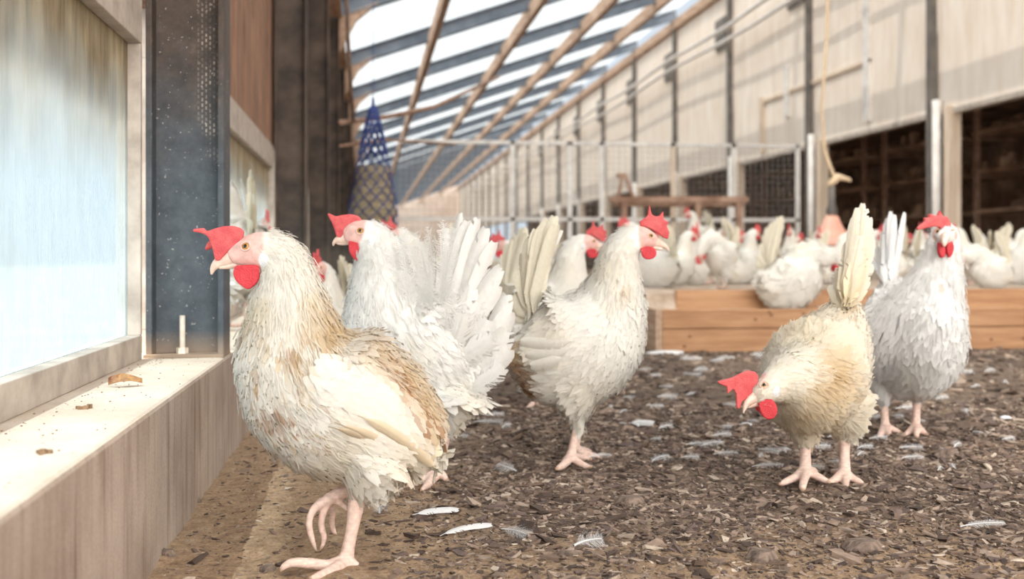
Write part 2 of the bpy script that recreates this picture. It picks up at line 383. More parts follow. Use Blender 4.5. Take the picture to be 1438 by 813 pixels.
# steel H columns on the plinth
def column(i, y):
    c = empty('steel_column', ((GX + LX)/2, y, .206))
    if i == 0: tag(c, 'nearest dark blue steel column beside the frosted window, anchor bolt at its foot', 'column', 'steel columns on the plinth')
    elif i == 1: tag(c, 'second dark steel column, rising behind the head of the front hen', 'column', 'steel columns on the plinth')
    else: tag(c, 'dark sooty steel column far along the plinth, blurred, left of the blue net', 'column', 'steel columns on the plinth')
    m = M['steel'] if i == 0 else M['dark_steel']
    h = 2.75
    hw = (LX - GX)/2 - .002
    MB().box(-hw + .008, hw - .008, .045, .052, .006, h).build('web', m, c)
    MB().box(-hw, -hw + .012, 0, .10, .006, h).build('flange', m, c, bevel=.002)
    MB().box(hw - .012, hw, 0, .10, .006, h).build('flange', m, c, bevel=.002)
    MB().box(-hw - .004, hw, -.004, .104, 0, .007).build('base_plate', m, c, bevel=.001)
    if i < 3:
        b = MB().lathe([(.0055, .010), (.0055, .078), (.0045, .080)], (-.008, .022, 0), 16)
        bo = b.build('anchor_bolt', M['bolt'], c, smooth=False)
        MB().lathe([(.0115, .006), (.0115, .018)], (-.008, .022, 0), 6).build('nut', M['bolt'], bo)
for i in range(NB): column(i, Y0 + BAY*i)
# transparent roof sheet, corrugated, with 1.1 m overhang beyond the windows
cx = np.array([-1.40, -.3, RX + .05]); cy = np.arange(-2.0, ENDY + .1, .05)
X, Y = np.meshgrid(cx, cy); Z = 2.98 + .34*(X + .3) + .018*np.sin(Y*2*math.pi/.20)
idx = np.arange(X.size).reshape(X.shape)
Q = np.stack([idx[:-1,:-1], idx[:-1,1:], idx[1:,1:], idx[1:,:-1]], -1).reshape(-1, 4)
struct(np_mesh('ceiling', np.stack([X, Y, Z], -1).reshape(-1, 3), Q, M['sheet']))
for i in range(-1, NB):
    y = Y0 + BAY*i + .05
    a = Vector((-.34, y, roof_z(-.34) - .13)); b = Vector((RX, y, roof_z(RX) - .13))
    m = MB(); m.bar(a, b, .016, .17)
    for s in (-1, 1): m.bar(a + Vector((0, 0, .088*s)), b + Vector((0, 0, .088*s)), .12, .014)
    r = m.build('roof_rafter', M['rafter'], origin=((RX - .34)/2, y, roof_z(2.6) - .17))
    tag(r, 'blue grey steel roof rafter crossing beneath the translucent roof sheets', 'rafter', 'roof rafters')
for j, x in enumerate((.81, 2.1, 3.35, 4.55)):
    m = MB().bar((x, -2, roof_z(x) - .26), (x, ENDY, roof_z(x) - .26), .075, .20)
    p = m.build('roof_purlin', M['purlin'], origin=(x, 20, roof_z(x) - .26))
    tag(p, 'brown timber purlin running the length of the roof, %s' % ['first from the window side', 'second from the window side', 'third from the window side', 'nearest to the cream wall'][j], 'purlin', 'roof purlins')
# eave gutter beam on the column heads with timber brackets
struct(MB().box(-.44, -.24, -4, ENDY, 2.76, 2.80).build('trim_eave', M['purlin']))
for i in range(2, 9):
    y = Y0 + BAY*i + .05
    m = MB(); m.add([(-.27, y-.05, 2.42), (-.27, y-.05, 2.78), (.12, y-.05, 2.93), (-.27, y+.05, 2.42), (-.27, y+.05, 2.78), (.12, y+.05, 2.93), (-.10, y-.05, 2.74), (-.10, y+.05, 2.74)],
                    [(0,1,2,6), (3,7,5,4), (0,3,4,1), (1,4,5,2), (2,5,7,6), (6,7,3,0)])
    tag(m.build('knee_bracket', M['purlin'], origin=(-.27, y, 2.6)), 'brown bracket plate where a rafter meets its column head', 'bracket', 'brackets at the column heads')
# right wall: cream panels between posts, open to the barn below
PB = 1.86
def RY(i): return 20.59 + (i - 6)*3.23
k = 0
for i in range(-2, 22):
    y = RY(i)
    zt = roof_z(RX) - .28
    pn = MB().box(RX + .02, RX + .08, y + .04, RY(i + 1) - .04, PB, zt)
    struct(pn.build('wall_right_panel', M['panel']))
    p = empty('wall_post', (RX - .03, y, 0))
    tag(p, {3: 'thick dark post right of the hanging drinker, near the photo\'s right edge', 4: 'dark blue grey wall post beside the end of the wire fence'}.get(i, 'dark steel wall post between cream panels, farther down the hall'), 'post', 'posts along the cream wall')
    MB().box(-.04, .04, -.04, .04, 0, zt - .02).build('post_shaft', M['post'], p)
    if i < 12:
        MB().tube([(-.02, -.14, 0), (-.02, -.14, PB + .1)], .045, 12).build('downpipe', M['white_pipe'], p, smooth=True)
        MB().box(.0, .12, -.36, -.24, 0, PB + .02).build('timber_upright', M['pale_post'], p)
# beam at the head of the right wall and ducts
struct(MB().box(RX - .08, RX + .08, -4, ENDY, roof_z(RX) - .42, roof_z(RX) - .26).build('trim_head', M['purlin']))
struct(MB().box(RX + .0, RX + .1, -4, ENDY, PB - .05, PB).build('trim_panel_foot', M['frame']))
tag(MB().tube([(RX - .22, y_, 3.95 + .03*math.sin(y_)) for y_ in np.arange(8, 60, 1.5)], .035, 8).build('water_pipe', M['white_pipe'], smooth=True), 'thin pale pipe hung along the top of the cream wall', 'pipe')
tag(MB().tube([(RX - .30, y_, 3.70 + .04*math.sin(y_*.7)) for y_ in np.arange(8, 60, 1.5)], .03, 8).build('cable_pipe', M['white_pipe'], smooth=True), 'lower of the two pale lines along the cream wall', 'pipe')
# shallow dark vents near the wall head
for i in range(4, 12):
    y = RY(i) + .25
    v = MB().box(RX - .02, RX + .03, y, y + .55, 3.75, 4.25).build('wall_vent', M['post'], origin=(RX, y, 4.0))
    tag(v, 'small dark vent high on the cream wall, beside a post', 'vent', 'vents high on the cream wall')
# pale metal guide rails fixed on two of the panels
for j, (yy, z0, z1) in enumerate(((12.4, 1.95, 3.35), (14.9, 2.3, 3.0), (15.9, 1.9, 2.7))):
    g = MB().box(RX - .03, RX + .03, yy, yy + .12, z0, z1).build('guide_rail', M['pale_post' if j == 2 else 'white_pipe'], origin=(RX, yy, z0))
    tag(g, ['tall pale guide rail on the cream panel right of the rope', 'pale guide rail left of the post by the fence end', 'short brownish guide rail on the panel above the wire mesh'][j], 'rail')
tag(MB().box(RX - .015, RX + .02, 12.4, 16.0, 2.62, 2.66).build('cross_rail', M['pale_post']), 'thin horizontal rail across the cream panels behind the rope', 'rail')
# barn interior beyond the openings
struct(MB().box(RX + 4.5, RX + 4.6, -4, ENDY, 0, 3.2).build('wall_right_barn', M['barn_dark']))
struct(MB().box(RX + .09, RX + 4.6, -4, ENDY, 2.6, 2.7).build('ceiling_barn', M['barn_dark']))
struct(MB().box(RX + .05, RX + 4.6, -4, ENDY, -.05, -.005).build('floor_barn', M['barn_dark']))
rr = random.Random(5)
for i in range(9):                       # dim aviary racks inside the barn
    y = 6.5 + i*2.6
    rk = empty('aviary_rack', (RX + 2.0, y, 0), 'dim brown aviary rack standing in the dark barn beyond the openings', 'rack', 'racks in the dark barn')
    for s in (0, 1.9): MB().box(-.03, .03, s, s + .06, 0, 2.5).build('upright', M['rusty'], rk)
    for z in (.45, .95, 1.45, 1.95):
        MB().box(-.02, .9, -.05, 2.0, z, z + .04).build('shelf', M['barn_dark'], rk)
    lm = MB()
    for _ in range(60):
        x0 = rr.uniform(0, .8); y0 = rr.uniform(0, 1.8); z0 = rr.choice((.49, .99, 1.49, 1.99))
        lm.box(x0, x0 + rr.uniform(.03, .12), y0, y0 + rr.uniform(.03, .25), z0, z0 + rr.uniform(.03, .2))
    lo = lm.build('litter_heap', M['barn_dark'], rk); lo['kind'] = 'stuff'
# far end wall
e = MB().box(-.6, RX + .1, ENDY, ENDY + .1, 0, 5.3)
struct(e.build('wall_back', M['far_wall']))

# ------------------------------------------------------------------ wire partition fence
FY = 14.2
fn = empty('wire_fence', (-.27, FY, 0), 'wire mesh partition with pale horizontal rails crossing the hall', 'fence')
def fx(px): return ((px - CX)/FPX*(FY/math.cos(YAW)) + FY*math.tan(YAW)) / (1) if False else FY*math.tan(YAW + math.atan((px - CX)/FPX))
FR = fx(1122)
FL = fx(562) + .27
for z in (1.83, .87, .06):
    MB().box(FL, FR + .27, -.02, .02, z - .022, z + .022).build('rail', M['white_pipe'], fn)
for px in (720, 800, 845, 945, 1030, 1120):
    x = fx(px) + .27
    MB().box(x - .03, x + .03, -.02, .02, 0, 1.85).build('upright', M['white_pipe'] if px != 945 else M['pale_post'], fn)
wm = MB(); x = FL
t_ = .0022
while x < FR + .25:
    wm.box(x - t_, x + t_, -.003, .003, 0, 1.83); x += .075
z = .08
while z < 1.82:
    wm.box(FL, FR + .27, -.003, .003, z - t_, z + t_); z += .075
wm.build('wire_mesh', M['wire'], fn)

# perch rack in front of the fence
d0 = 10.0
p0 = on_ground(865, d0); p1 = on_ground(1050, d0)
pr = empty('perch_rack', p0, 'brown perch rack with two rails and an A-shaped end in front of the fence', 'rack')
dv = p1 - p0; a_ = Vector((0, 0, .9)); 
MB().bar(a_ - dv.normalized()*.05, a_ + dv, .06, .05).build('rail', M['rusty'], pr)
MB().bar(Vector((0, 0, .43)) - dv.normalized()*.2, dv + Vector((0, 0, .43)), .05, .05).build('rail', M['rusty'], pr)
MB().bar(Vector((0, .12, .86)), dv + Vector((0, .12, .86)), .05, .04).build('rail', M['rusty'], pr)
for s in (.06, .62, .93):
    MB().bar(dv*s, dv*s + Vector((0, 0, .9)), .05, .05).build('leg', M['rusty'], pr)
u = dv.normalized()
MB().bar(u*.02 + Vector((0, 0, .92)), u*.055 + Vector((0, 0, 1.12)), .03, .03).build('strut', M['rusty'], pr)
MB().bar(u*.15 + Vector((0, 0, .92)), u*.075 + Vector((0, 0, 1.12)), .03, .03).build('strut', M['rusty'], pr)
MB().box(.01, .09, -.03, .03, 1.09, 1.13).build('cap', M['rusty'], pr)

# ------------------------------------------------------------------ dust bath box of pine boards
BX0 = (930 - 515)/FPX * (FPX*.4/134) ; 
bl = ground_at(930, 495); BX0 = bl.x; BY0 = bl.y
bx = empty('dust_bath', (BX0, BY0, 0), 'long low box of orange pine boards filled with sand, hens on top', 'dust bath box')
L = 5.68 - BX0
MB().box(0, L*.42, -.0, .03, 0, .095).build('front_board', M['box_wood'], bx, bevel=.003)
MB().box(L*.42 + .003, L, 0, .03, 0, .095).build('front_board', M['box_wood'], bx, bevel=.003)
MB().box(0, L*.61, 0, .03, .098, .178).build('front_board', M['box_wood'], bx, bevel=.003)
MB().box(L*.61 + .003, L, 0, .03, .098, .178).build('front_board', M['box_wood'], bx, bevel=.003)
MB().box(.13, L, .25, .28, .15, .252).build('inner_board', M['box_wood'], bx, bevel=.003)
MB().box(-.03, -.001, -.005, .9, 0, .18).build('side_board', M['box_shade'], bx, bevel=.003)
MB().box(-.03, -.001, .903, 4.4, 0, .25).build('side_board', M['box_shade'], bx, bevel=.003)
MB().box(-.03, L, 4.4, 4.43, 0, .25).build('back_board', M['box_shade'], bx, bevel=.003)
sx = np.linspace(0, L, 60); sy = np.concatenate([np.linspace(.03, .25, 6), np.linspace(.285, 4.4, 40)])
X, Y = np.meshgrid(sx, sy); Z = np.where(Y < .27, .165, .235) + .008*vnoise(X, Y, 6)
idx = np.arange(X.size).reshape(X.shape)
Q = np.stack([idx[:-1,:-1], idx[:-1,1:], idx[1:,1:], idx[1:,:-1]], -1).reshape(-1, 4)
sd_ = np_mesh('sand', np.stack([X, Y, Z], -1).reshape(-1, 3), Q, M['sand'], parent=bx); sd_['kind'] = 'stuff'
kn = MB()
for k in range(26):
    x = rr.uniform(.05, L*.6); z = rr.uniform(.02, .165)
    kn.add([(x + .009*math.cos(a), -.0012, z + .006*math.sin(a)) for a in np.linspace(0, 2*math.pi, 9)[:-1]], [tuple(range(8))])
kn.build('knots', M['knot'], bx)

# ------------------------------------------------------------------ hanging things
# blue net of hay
def hay_net():
    top = at(524, 150, 6.0); bot = at(528, 330, 6.0)
    r = empty('hay_net', (top.x, top.y, bot.z), 'tall blue net bag of brown hay hanging on a string', 'hay net')
    H = top.z - bot.z; W = 34/FPX*6.0
    def rad(t): return W*(.10 + .90*min(1, (t/.80))**.85) if t < .92 else W*(1.0 - .6*((t - .92)/.08)**2)
    hay = MB(); n = 28; prof = [(max(.005, rad(t)*.95*(1 + .05*math.sin(t*40))), H*(1 - t)) for t in np.linspace(.46, 1, 26)]
    prof = [(.004, H*.55)] + prof[:-1] + [(.03, 0)]
    hay.lathe(prof, (0, 0, 0), n); ho = hay.build('hay', M['hay'], r, smooth=True)
    net = MB()
    for sgn in (-1, 1):
        for k in range(13):
            pts = []
            for t in np.linspace(0, .99, 34):
                a = 2*math.pi*k/11 + sgn*t*5.2
                rr_ = rad(t)*1.01 + .002
                pts.append((rr_*math.cos(a), rr_*math.sin(a), H*(1 - t)))
            net.tube(pts, [.0050 if q < 13 else .0026 for q in range(34)], 5)
    net.tube([(0, 0, H*.97), (0, 0, H + .05)], [.012, .006], 8)
    net.build('net', M['blue_net'], r, smooth=True)
    MB().tube([(0, 0, H + .04), (.0, 0, 2.74 + .3 - bot.z)], .002, 6).build('string', M['blue_net'], r)
hay_net()
# bell drinker on its rope
def drinker():
    d = 8.0; c = at(1168, 362, d); s = d/FPX
    r = empty('bell_drinker', (c.x, c.y, c.z), 'pink and white bell drinker hanging on a rope above the far hens', 'drinker')
    MB().lathe([(.004, 62*s), (9*s, 58*s), (15*s, 44*s), (30*s, 22*s), (33*s, 16*s), (28*s, 15.5*s)], n=36).build('bell', M['bell_pink'], r, smooth=True)
    MB().lathe([(30.5*s, 16.5*s), (32*s, 6*s), (31*s, 2*s), (27*s, 2*s)], n=36).build('skirt', M['bell_white'], r, smooth=True)
    MB().lathe([(25*s, 4*s), (25*s, -8*s), (33*s, -8*s), (34*s, -4*s), (35*s, -4*s), (34*s, -13*s), (20*s, -14*s), (18*s, -8*s)], n=36).build('trough', M['bell_red'], r, smooth=True)
    MB().lathe([(6*s, 58*s), (8*s, 66*s), (5*s, 76*s), (5*s, 100*s), (3*s, 104*s)], n=16).build('neck', M['post'], r, smooth=True)
    rp = [(0, 0, 100*s), (5*s, 0, 110*s), (-10*s, 0, 150*s), (-15*s, .0, 210*s), (-8*s, 0, 300*s), (-4*s, 0, 420*s), (0, 0, 520*s)]
    MB().tube(rp, .012, 8).build('rope', M['rope'], r, smooth=True)
    kt = MB().tube([(-2*s, 0, 108*s), (10*s, -.02, 113*s), (26*s, 0, 110*s), (27*s, 0, 107*s)], [.016, .022, .014, .010], 8)
    kt.tube([(-6*s, 0, 102*s), (4*s, -.02, 108*s), (9*s, .0, 116*s)], .02, 8)
    kt.build('knot', M['rope'], r, smooth=True)
drinker()
# leaning conduit and slack tube near the left
tag(MB().tube([at(484, -60, 5.6), at(489, 60, 5.7), at(496, 172, 5.8)], .010, 8).build('hanging_conduit', M['cord_brown'], smooth=True), 'dark brown conduit hanging beside the far columns', 'conduit')
tag(MB().tube([at(478, 172, 5.8), at(540, 165, 6.5), at(610, 150, 7.6), at(700, 108, 9.5)], .014, 8).build('overhead_tube', M['rusty'], smooth=True), 'brown tube strung from the columns up towards the roof', 'tube')
tag(MB().tube([at(478, 205, 5.8), at(540, 196, 6.5), at(640, 203, 7.6)], .008, 8).build('lower_tube', M['rusty'], smooth=True), 'thin brown line strung below the overhead tube, behind the blue net', 'tube')
# ------------------------------------------------------------------ hens
WHITE = np.array((.83, .81, .77)); COLD = np.array((.86, .86, .86)); TAN = np.array((.60, .42, .21)); CREAM = np.array((.80, .70, .52))
BROWN = np.array((.22, .11, .05)); FACE = np.array((.74, .46, .41)); LEG = np.array((.78, .58, .50)); CLAW = np.array((.45, .30, .20))

class CamMap:                     # picture place at a hen's own distance -> point in the hall
    def __init__(s, d): s.d = d; s.s = d/FPX; s.side = FW.copy()
    def P(s, px, py, dd=0): return at(px, py, s.d + dd)
    def inv(s, V):
        V = np.asarray(V) - np.array(CAM); dep = V @ np.array(FW)
        return CX + FPX*(V @ np.array(RT))/dep, HY - FPX*V[:, 2]/dep
    def ray(s, px, py, back=False):
        p = s.P(px, py); u = (p - CAM).normalized()
        return (CAM + u*(s.d + 1.0), -u) if back else (CAM, u)
class FlatMap:                    # side view template: x forward, z up, metres
    def __init__(s, sc, ox, oy): s.s = sc; s.ox = ox; s.oy = oy; s.side = Vector((0, 1, 0)); s.d = sc*FPX
    def P(s, px, py, dd=0): return Vector(((px - s.ox)*s.s, dd, (s.oy - py)*s.s))
    def inv(s, V): V = np.asarray(V); return V[:, 0]/s.s + s.ox, s.oy - V[:, 2]/s.s
    def ray(s, px, py, back=False):
        p = s.P(px, py); return (p + Vector((0, 2, 0)), Vector((0, -1, 0))) if back else (p - Vector((0, 2, 0)), Vector((0, 1, 0)))

def catmull(A, n):
    A = np.asarray(A, float); A = np.vstack([2*A[0] - A[1], A, 2*A[-1] - A[-2]]); out = []
    for i in range(1, len(A) - 2):
        p0, p1, p2, p3 = A[i-1], A[i], A[i+1], A[i+2]
        for t in np.arange(n)/n:
            out.append(.5*((2*p1) + (-p0 + p2)*t + (2*p0 - 5*p1 + 4*p2 - p3)*t*t + (-p0 + 3*p1 - 3*p2 + p3)*t**3))
    out.append(A[-2]); return np.array(out)

def loft(mb, st, side, n=28, sub=5):
    """st rows: x y z r_v r_w in metres; rounded end caps"""
    st = catmull(st, sub); P = st[:, :3]; rv = np.maximum(st[:, 3], 1e-4); rw = np.maximum(st[:, 4], 1e-4); m = len(P)
    vs = []; side = np.array(side)
    for i in range(m):
        t = P[min(i+1, m-1)] - P[max(i-1, 0)]; t /= np.linalg.norm(t) + 1e-9
        w = side - t*side.dot(t); w /= np.linalg.norm(w) + 1e-9
        v = np.cross(w, t)
        for k in range(n):
            a = 2*math.pi*k/n
            vs.append(P[i] + v*math.cos(a)*rv[i] + w*math.sin(a)*rw[i])
    fs = [(i*n+k, i*n+(k+1)%n, (i+1)*n+(k+1)%n, (i+1)*n+k) for i in range(m-1) for k in range(n)]
    b = len(vs)
    for e, s_ in ((0, 1), (m-1, -1)):            # dome caps
        t = P[1] - P[0] if e == 0 else P[-1] - P[-2]; t /= np.linalg.norm(t) + 1e-9
        vs.append(P[e] - s_*t*min(rv[e], rw[e])*.6)
        c = len(vs) - 1
        fs += [(c, e*n+(k+1)%n, e*n+k) if e == 0 else (c, e*n+k, e*n+(k+1)%n) for k in range(n)]
    mb.add(vs, fs)
    return P, rv

def remesh(name, mb, vox, smooth, m, parent, loc, fac=.5):
    me = bpy.data.meshes.new(name); me.from_pydata([tuple(v) for v in mb.v], [], mb.f); me.update()
    o = bpy.data.objects.new(name + '_raw', me); C.objects.link(o)
    r = o.modifiers.new('r', 'REMESH'); r.mode = 'VOXEL'; r.voxel_size = vox; r.use_smooth_shade = True
    if smooth: q = o.modifiers.new('s', 'SMOOTH'); q.factor = fac; q.iterations = smooth
    dg = bpy.context.evaluated_depsgraph_get(); dg.update()
    me2 = bpy.data.meshes.new_from_object(o.evaluated_get(dg)); bpy.data.objects.remove(o); bpy.data.meshes.remove(me)
    me2.name = name; me2.materials.clear(); me2.materials.append(m)
    me2.transform(Matrix.Translation(-Vector(loc)))
    me2.polygons.foreach_set('use_smooth', [True]*len(me2.polygons))
    ob = bpy.data.objects.new(name, me2); C.objects.link(ob); ob.parent = parent
    return ob

def me_arrays(me):
    V = np.empty(len(me.vertices)*3, np.float32); me.vertices.foreach_get('co', V); V = V.reshape(-1, 3)
    N = np.empty(len(me.vertices)*3, np.float32); me.vertices.foreach_get('normal', N); return V, N.reshape(-1, 3)

def slab(mb, outline, th, direction, bend=None):
    """closed plate from a 3D outline, thickness th along direction"""
    from mathutils.geometry import tessellate_polygon
    dv = Vector(direction).normalized()*th/2; pts = [Vector(p) for p in outline]; n = len(pts)
    tris = tessellate_polygon([pts])
    vs = [p - dv for p in pts] + [p + dv for p in pts]
    fs = [tuple(t) for t in tris] + [tuple(i + n for i in reversed(t)) for t in tris]
    fs += [(i, (i+1) % n, (i+1) % n + n, i + n) for i in range(n)]
    bm = bmesh.new(); bv = [bm.verts.new(v) for v in vs]
    for f in fs:
        try: bm.faces.new([bv[i] for i in f])
        except Exception: pass
    bmesh.ops.recalc_face_normals(bm, faces=bm.faces)
    bm.verts.index_update()
    mb.add([v.co.copy() for v in bm.verts], [tuple(v.index for v in f.verts) for f in bm.faces]); bm.free()

class Feathers:                  # collects single feathers into one plumage mesh
    def __init__(s): s.V = []; s.Q = []; s.C = []; s.N = []; s.n = 0
    def put(s, V, Q, Cc, Nn):
        s.V.append(V); s.Q.append(Q + s.n); s.C.append(Cc); s.N.append(Nn); s.n += len(V)
    def quill(s, p0, p1, p2, width, nrm, color, fray=.15, nb=34, seed=0, tipcolor=None, start=.1, cup=.24, loose=False):
        r = np.random.default_rng(seed); p0, p1, p2 = (np.array(p, float) for p in (p0, p1, p2)); nrm = np.array(nrm, float)
        V = []; Q = []; Cc = []; Nn = []
        if loose: nb = int(nb*1.3)
        def B(t): return (1-t)**2*p0 + 2*t*(1-t)*p1 + t*t*p2
        def T(t): d = 2*(1-t)*(p1-p0) + 2*t*(p2-p1); return d/(np.linalg.norm(d) + 1e-9)
        L = np.linalg.norm(p2 - p0)
        # shaft
        k = 0; ns = 10
        for i in range(ns + 1):
            t = i/ns*.97; b = B(t); tt = T(t); la = np.cross(nrm, tt); la /= np.linalg.norm(la) + 1e-9; nn = np.cross(tt, la)
            rad = width*.035*(1 - .75*t) + .00025
            V += [b + la*rad, b + nn*rad, b - la*rad, b - nn*rad]; Cc += [color*1.02]*4; Nn += [nn]*4
            if i: o = (i-1)*4; Q += [(o + a, o + (a+1) % 4, o + 4 + (a+1) % 4, o + 4 + a) for a in range(4)]
        for sd in (-1, 1):
            off = 0.0; prev = None; ln = 1.0; brk = False
            for i in range(nb + 1):
                t = start + (1 - start)*i/nb
                prof = min(1, ((t - start + .02)/(.16))**.7)*(math.sqrt(max(0, 1 - max(0, (t - .72)/.285)**2)))
                if r.random() < fray*(.45 if fray < .3 else 1.1): off = r.normal(0, .02 + .07*fray); ln = 1 - r.random()*fray*(.35 if fray < .3 else .9); brk = True
                else: brk = False
                b = B(min(t, .985)); tt = T(t); la = np.cross(nrm, tt); la /= np.linalg.norm(la) + 1e-9; nn = np.cross(tt, la)
                l = width/2*prof*ln*(1 + r.normal(0, .05*fray + .01))
                e = b + sd*la*l + tt*(l*(.75 + off*5)) - nn*l*cup + nn*off*width*.5
                e = e if t < .97 else e
                md = b + sd*la*l*.55 + tt*l*.30 - nn*l*cup*.25
                k = len(V); V += [b, md, e]; c = color if tipcolor is None else color*(1-t) + tipcolor*t
                c = c*(1 + r.normal(0, .015)); Cc += [c]*3; Nn += [nn, nn + sd*la*.45, nn + sd*la*.8]
                qs = []
                if loose:                       # every barb free, as in down and frayed plumes
                    g = tt*(L/nb)*.34; q = len(V); cu = r.normal(0, .16); e2 = e + tt*l*cu + nn*l*r.normal(0, .16); m2 = md + tt*l*cu*.3
                    V += [b, m2, e2, e2 + g*.25, m2 + g, b + g]; Cc += [c]*6; Nn += [nn]*6
                    qs = [(q, q+5, q+4, q+1), (q+1, q+4, q+3, q+2)]
                elif prev is not None and not (brk and r.random() < .9):
                    qs = [(prev, k, k+1, prev+1), (prev+1, k+1, k+2, prev+2)]
                elif prev is not None: qs = [(prev, k, k+1, prev+1)]
                Q += [x if sd > 0 else x[::-1] for x in qs]
                prev = k
        s.put(np.array(V), np.array(Q), np.array(Cc), np.array(Nn))
    def contour(s, P, N, F, L, Wd, Cc, lift, seed=0):
        """many small body feathers: root P, surface normal N, flow F, length, width, colour, lift"""
        r = np.random.default_rng(seed); n = len(P)
        u = np.array([0, .28, .58, .82, 1.0]); v = np.array([-1, -.38, .38, 1]); 
        wprof = np.array([.35, .85, 1.0, .82, .42])
        F = F - N*(F*N).sum(1, keepdims=True); F /= np.linalg.norm(F, axis=1, keepdims=True) + 1e-9
        S_ = np.cross(N, F)
        V = np.zeros((n, 5, 4, 3))
        for i in range(5):
            for j in range(4):
                jit = r.normal(0, .05 + .09*u[i], n)
                along = u[i]*(1 - .10*abs(v[j])*(1 if i > 2 else .3)) + (np.clip(jit, -.09, .16) if i == 4 else 0)
                up = lift*(u[i]**1.1)*(1 - .15*u[i]*1.0) - .10*abs(v[j])**2*u[i]
                V[:, i, j] = P + F*(along*L)[:, None] + S_*(v[j]*wprof[i]*Wd/2*(1 + r.normal(0, .08, n)))[:, None] + N*((up*L)[:, None] if np.ndim(up) else (up*L)[:, None])
        idx = np.arange(20).reshape(5, 4)
        q = np.stack([idx[:-1,:-1], idx[1:,:-1], idx[1:,1:], idx[:-1,1:]], -1).reshape(-1, 4)
        Q = (q[None] + (np.arange(n)*20)[:, None, None]).reshape(-1, 4)
        tone = 1 + .035*(1 - np.abs(v))[None, :]*np.ones((5, 1)) - .05*(u[:, None] < .2)      # paler shaft, duller root
        NV = N[:, None, None, :] + S_[:, None, None, :]*(v*.16)[None, None, :, None] - F[:, None, None, :]*(-.10 + .22*u)[None, :, None, None]
        s.put(V.reshape(-1, 3), Q, (Cc[:, None, None, :]*tone[None, :, :, None]).reshape(-1, 3), NV.reshape(-1, 3))
    def build(s, name, parent, loc, m=None):
        V = np.concatenate(s.V) - np.array(loc); 
        nr = np.concatenate(s.N); nr = nr/(np.linalg.norm(nr, axis=1, keepdims=True) + 1e-9)
        return np_mesh(name, V, np.concatenate(s.Q), m or M['feather'], np.clip(np.concatenate(s.C), 0, 1), parent=parent, normals=nr)

def flow_at(P, SP, ST):
    """direction head -> tail at the nearest spine point"""
    out = np.zeros_like(P)
    for a in range(0, len(P), 4000):
        d = ((P[a:a+4000, None, :] - SP[None])**2).sum(2); out[a:a+4000] = ST[d.argmin(1)]
    return out
def fast_noise(P, s):
    x, y, z = P[:, 0]*s, P[:, 1]*s, P[:, 2]*s
    return (np.sin(x + 1.7*np.sin(y*.9 + z)) + np.sin(y*1.3 + 1.4*np.sin(z*1.1 + x*.7)) + np.sin(z*1.2 + 1.9*np.sin(x*1.1 + y)))/3

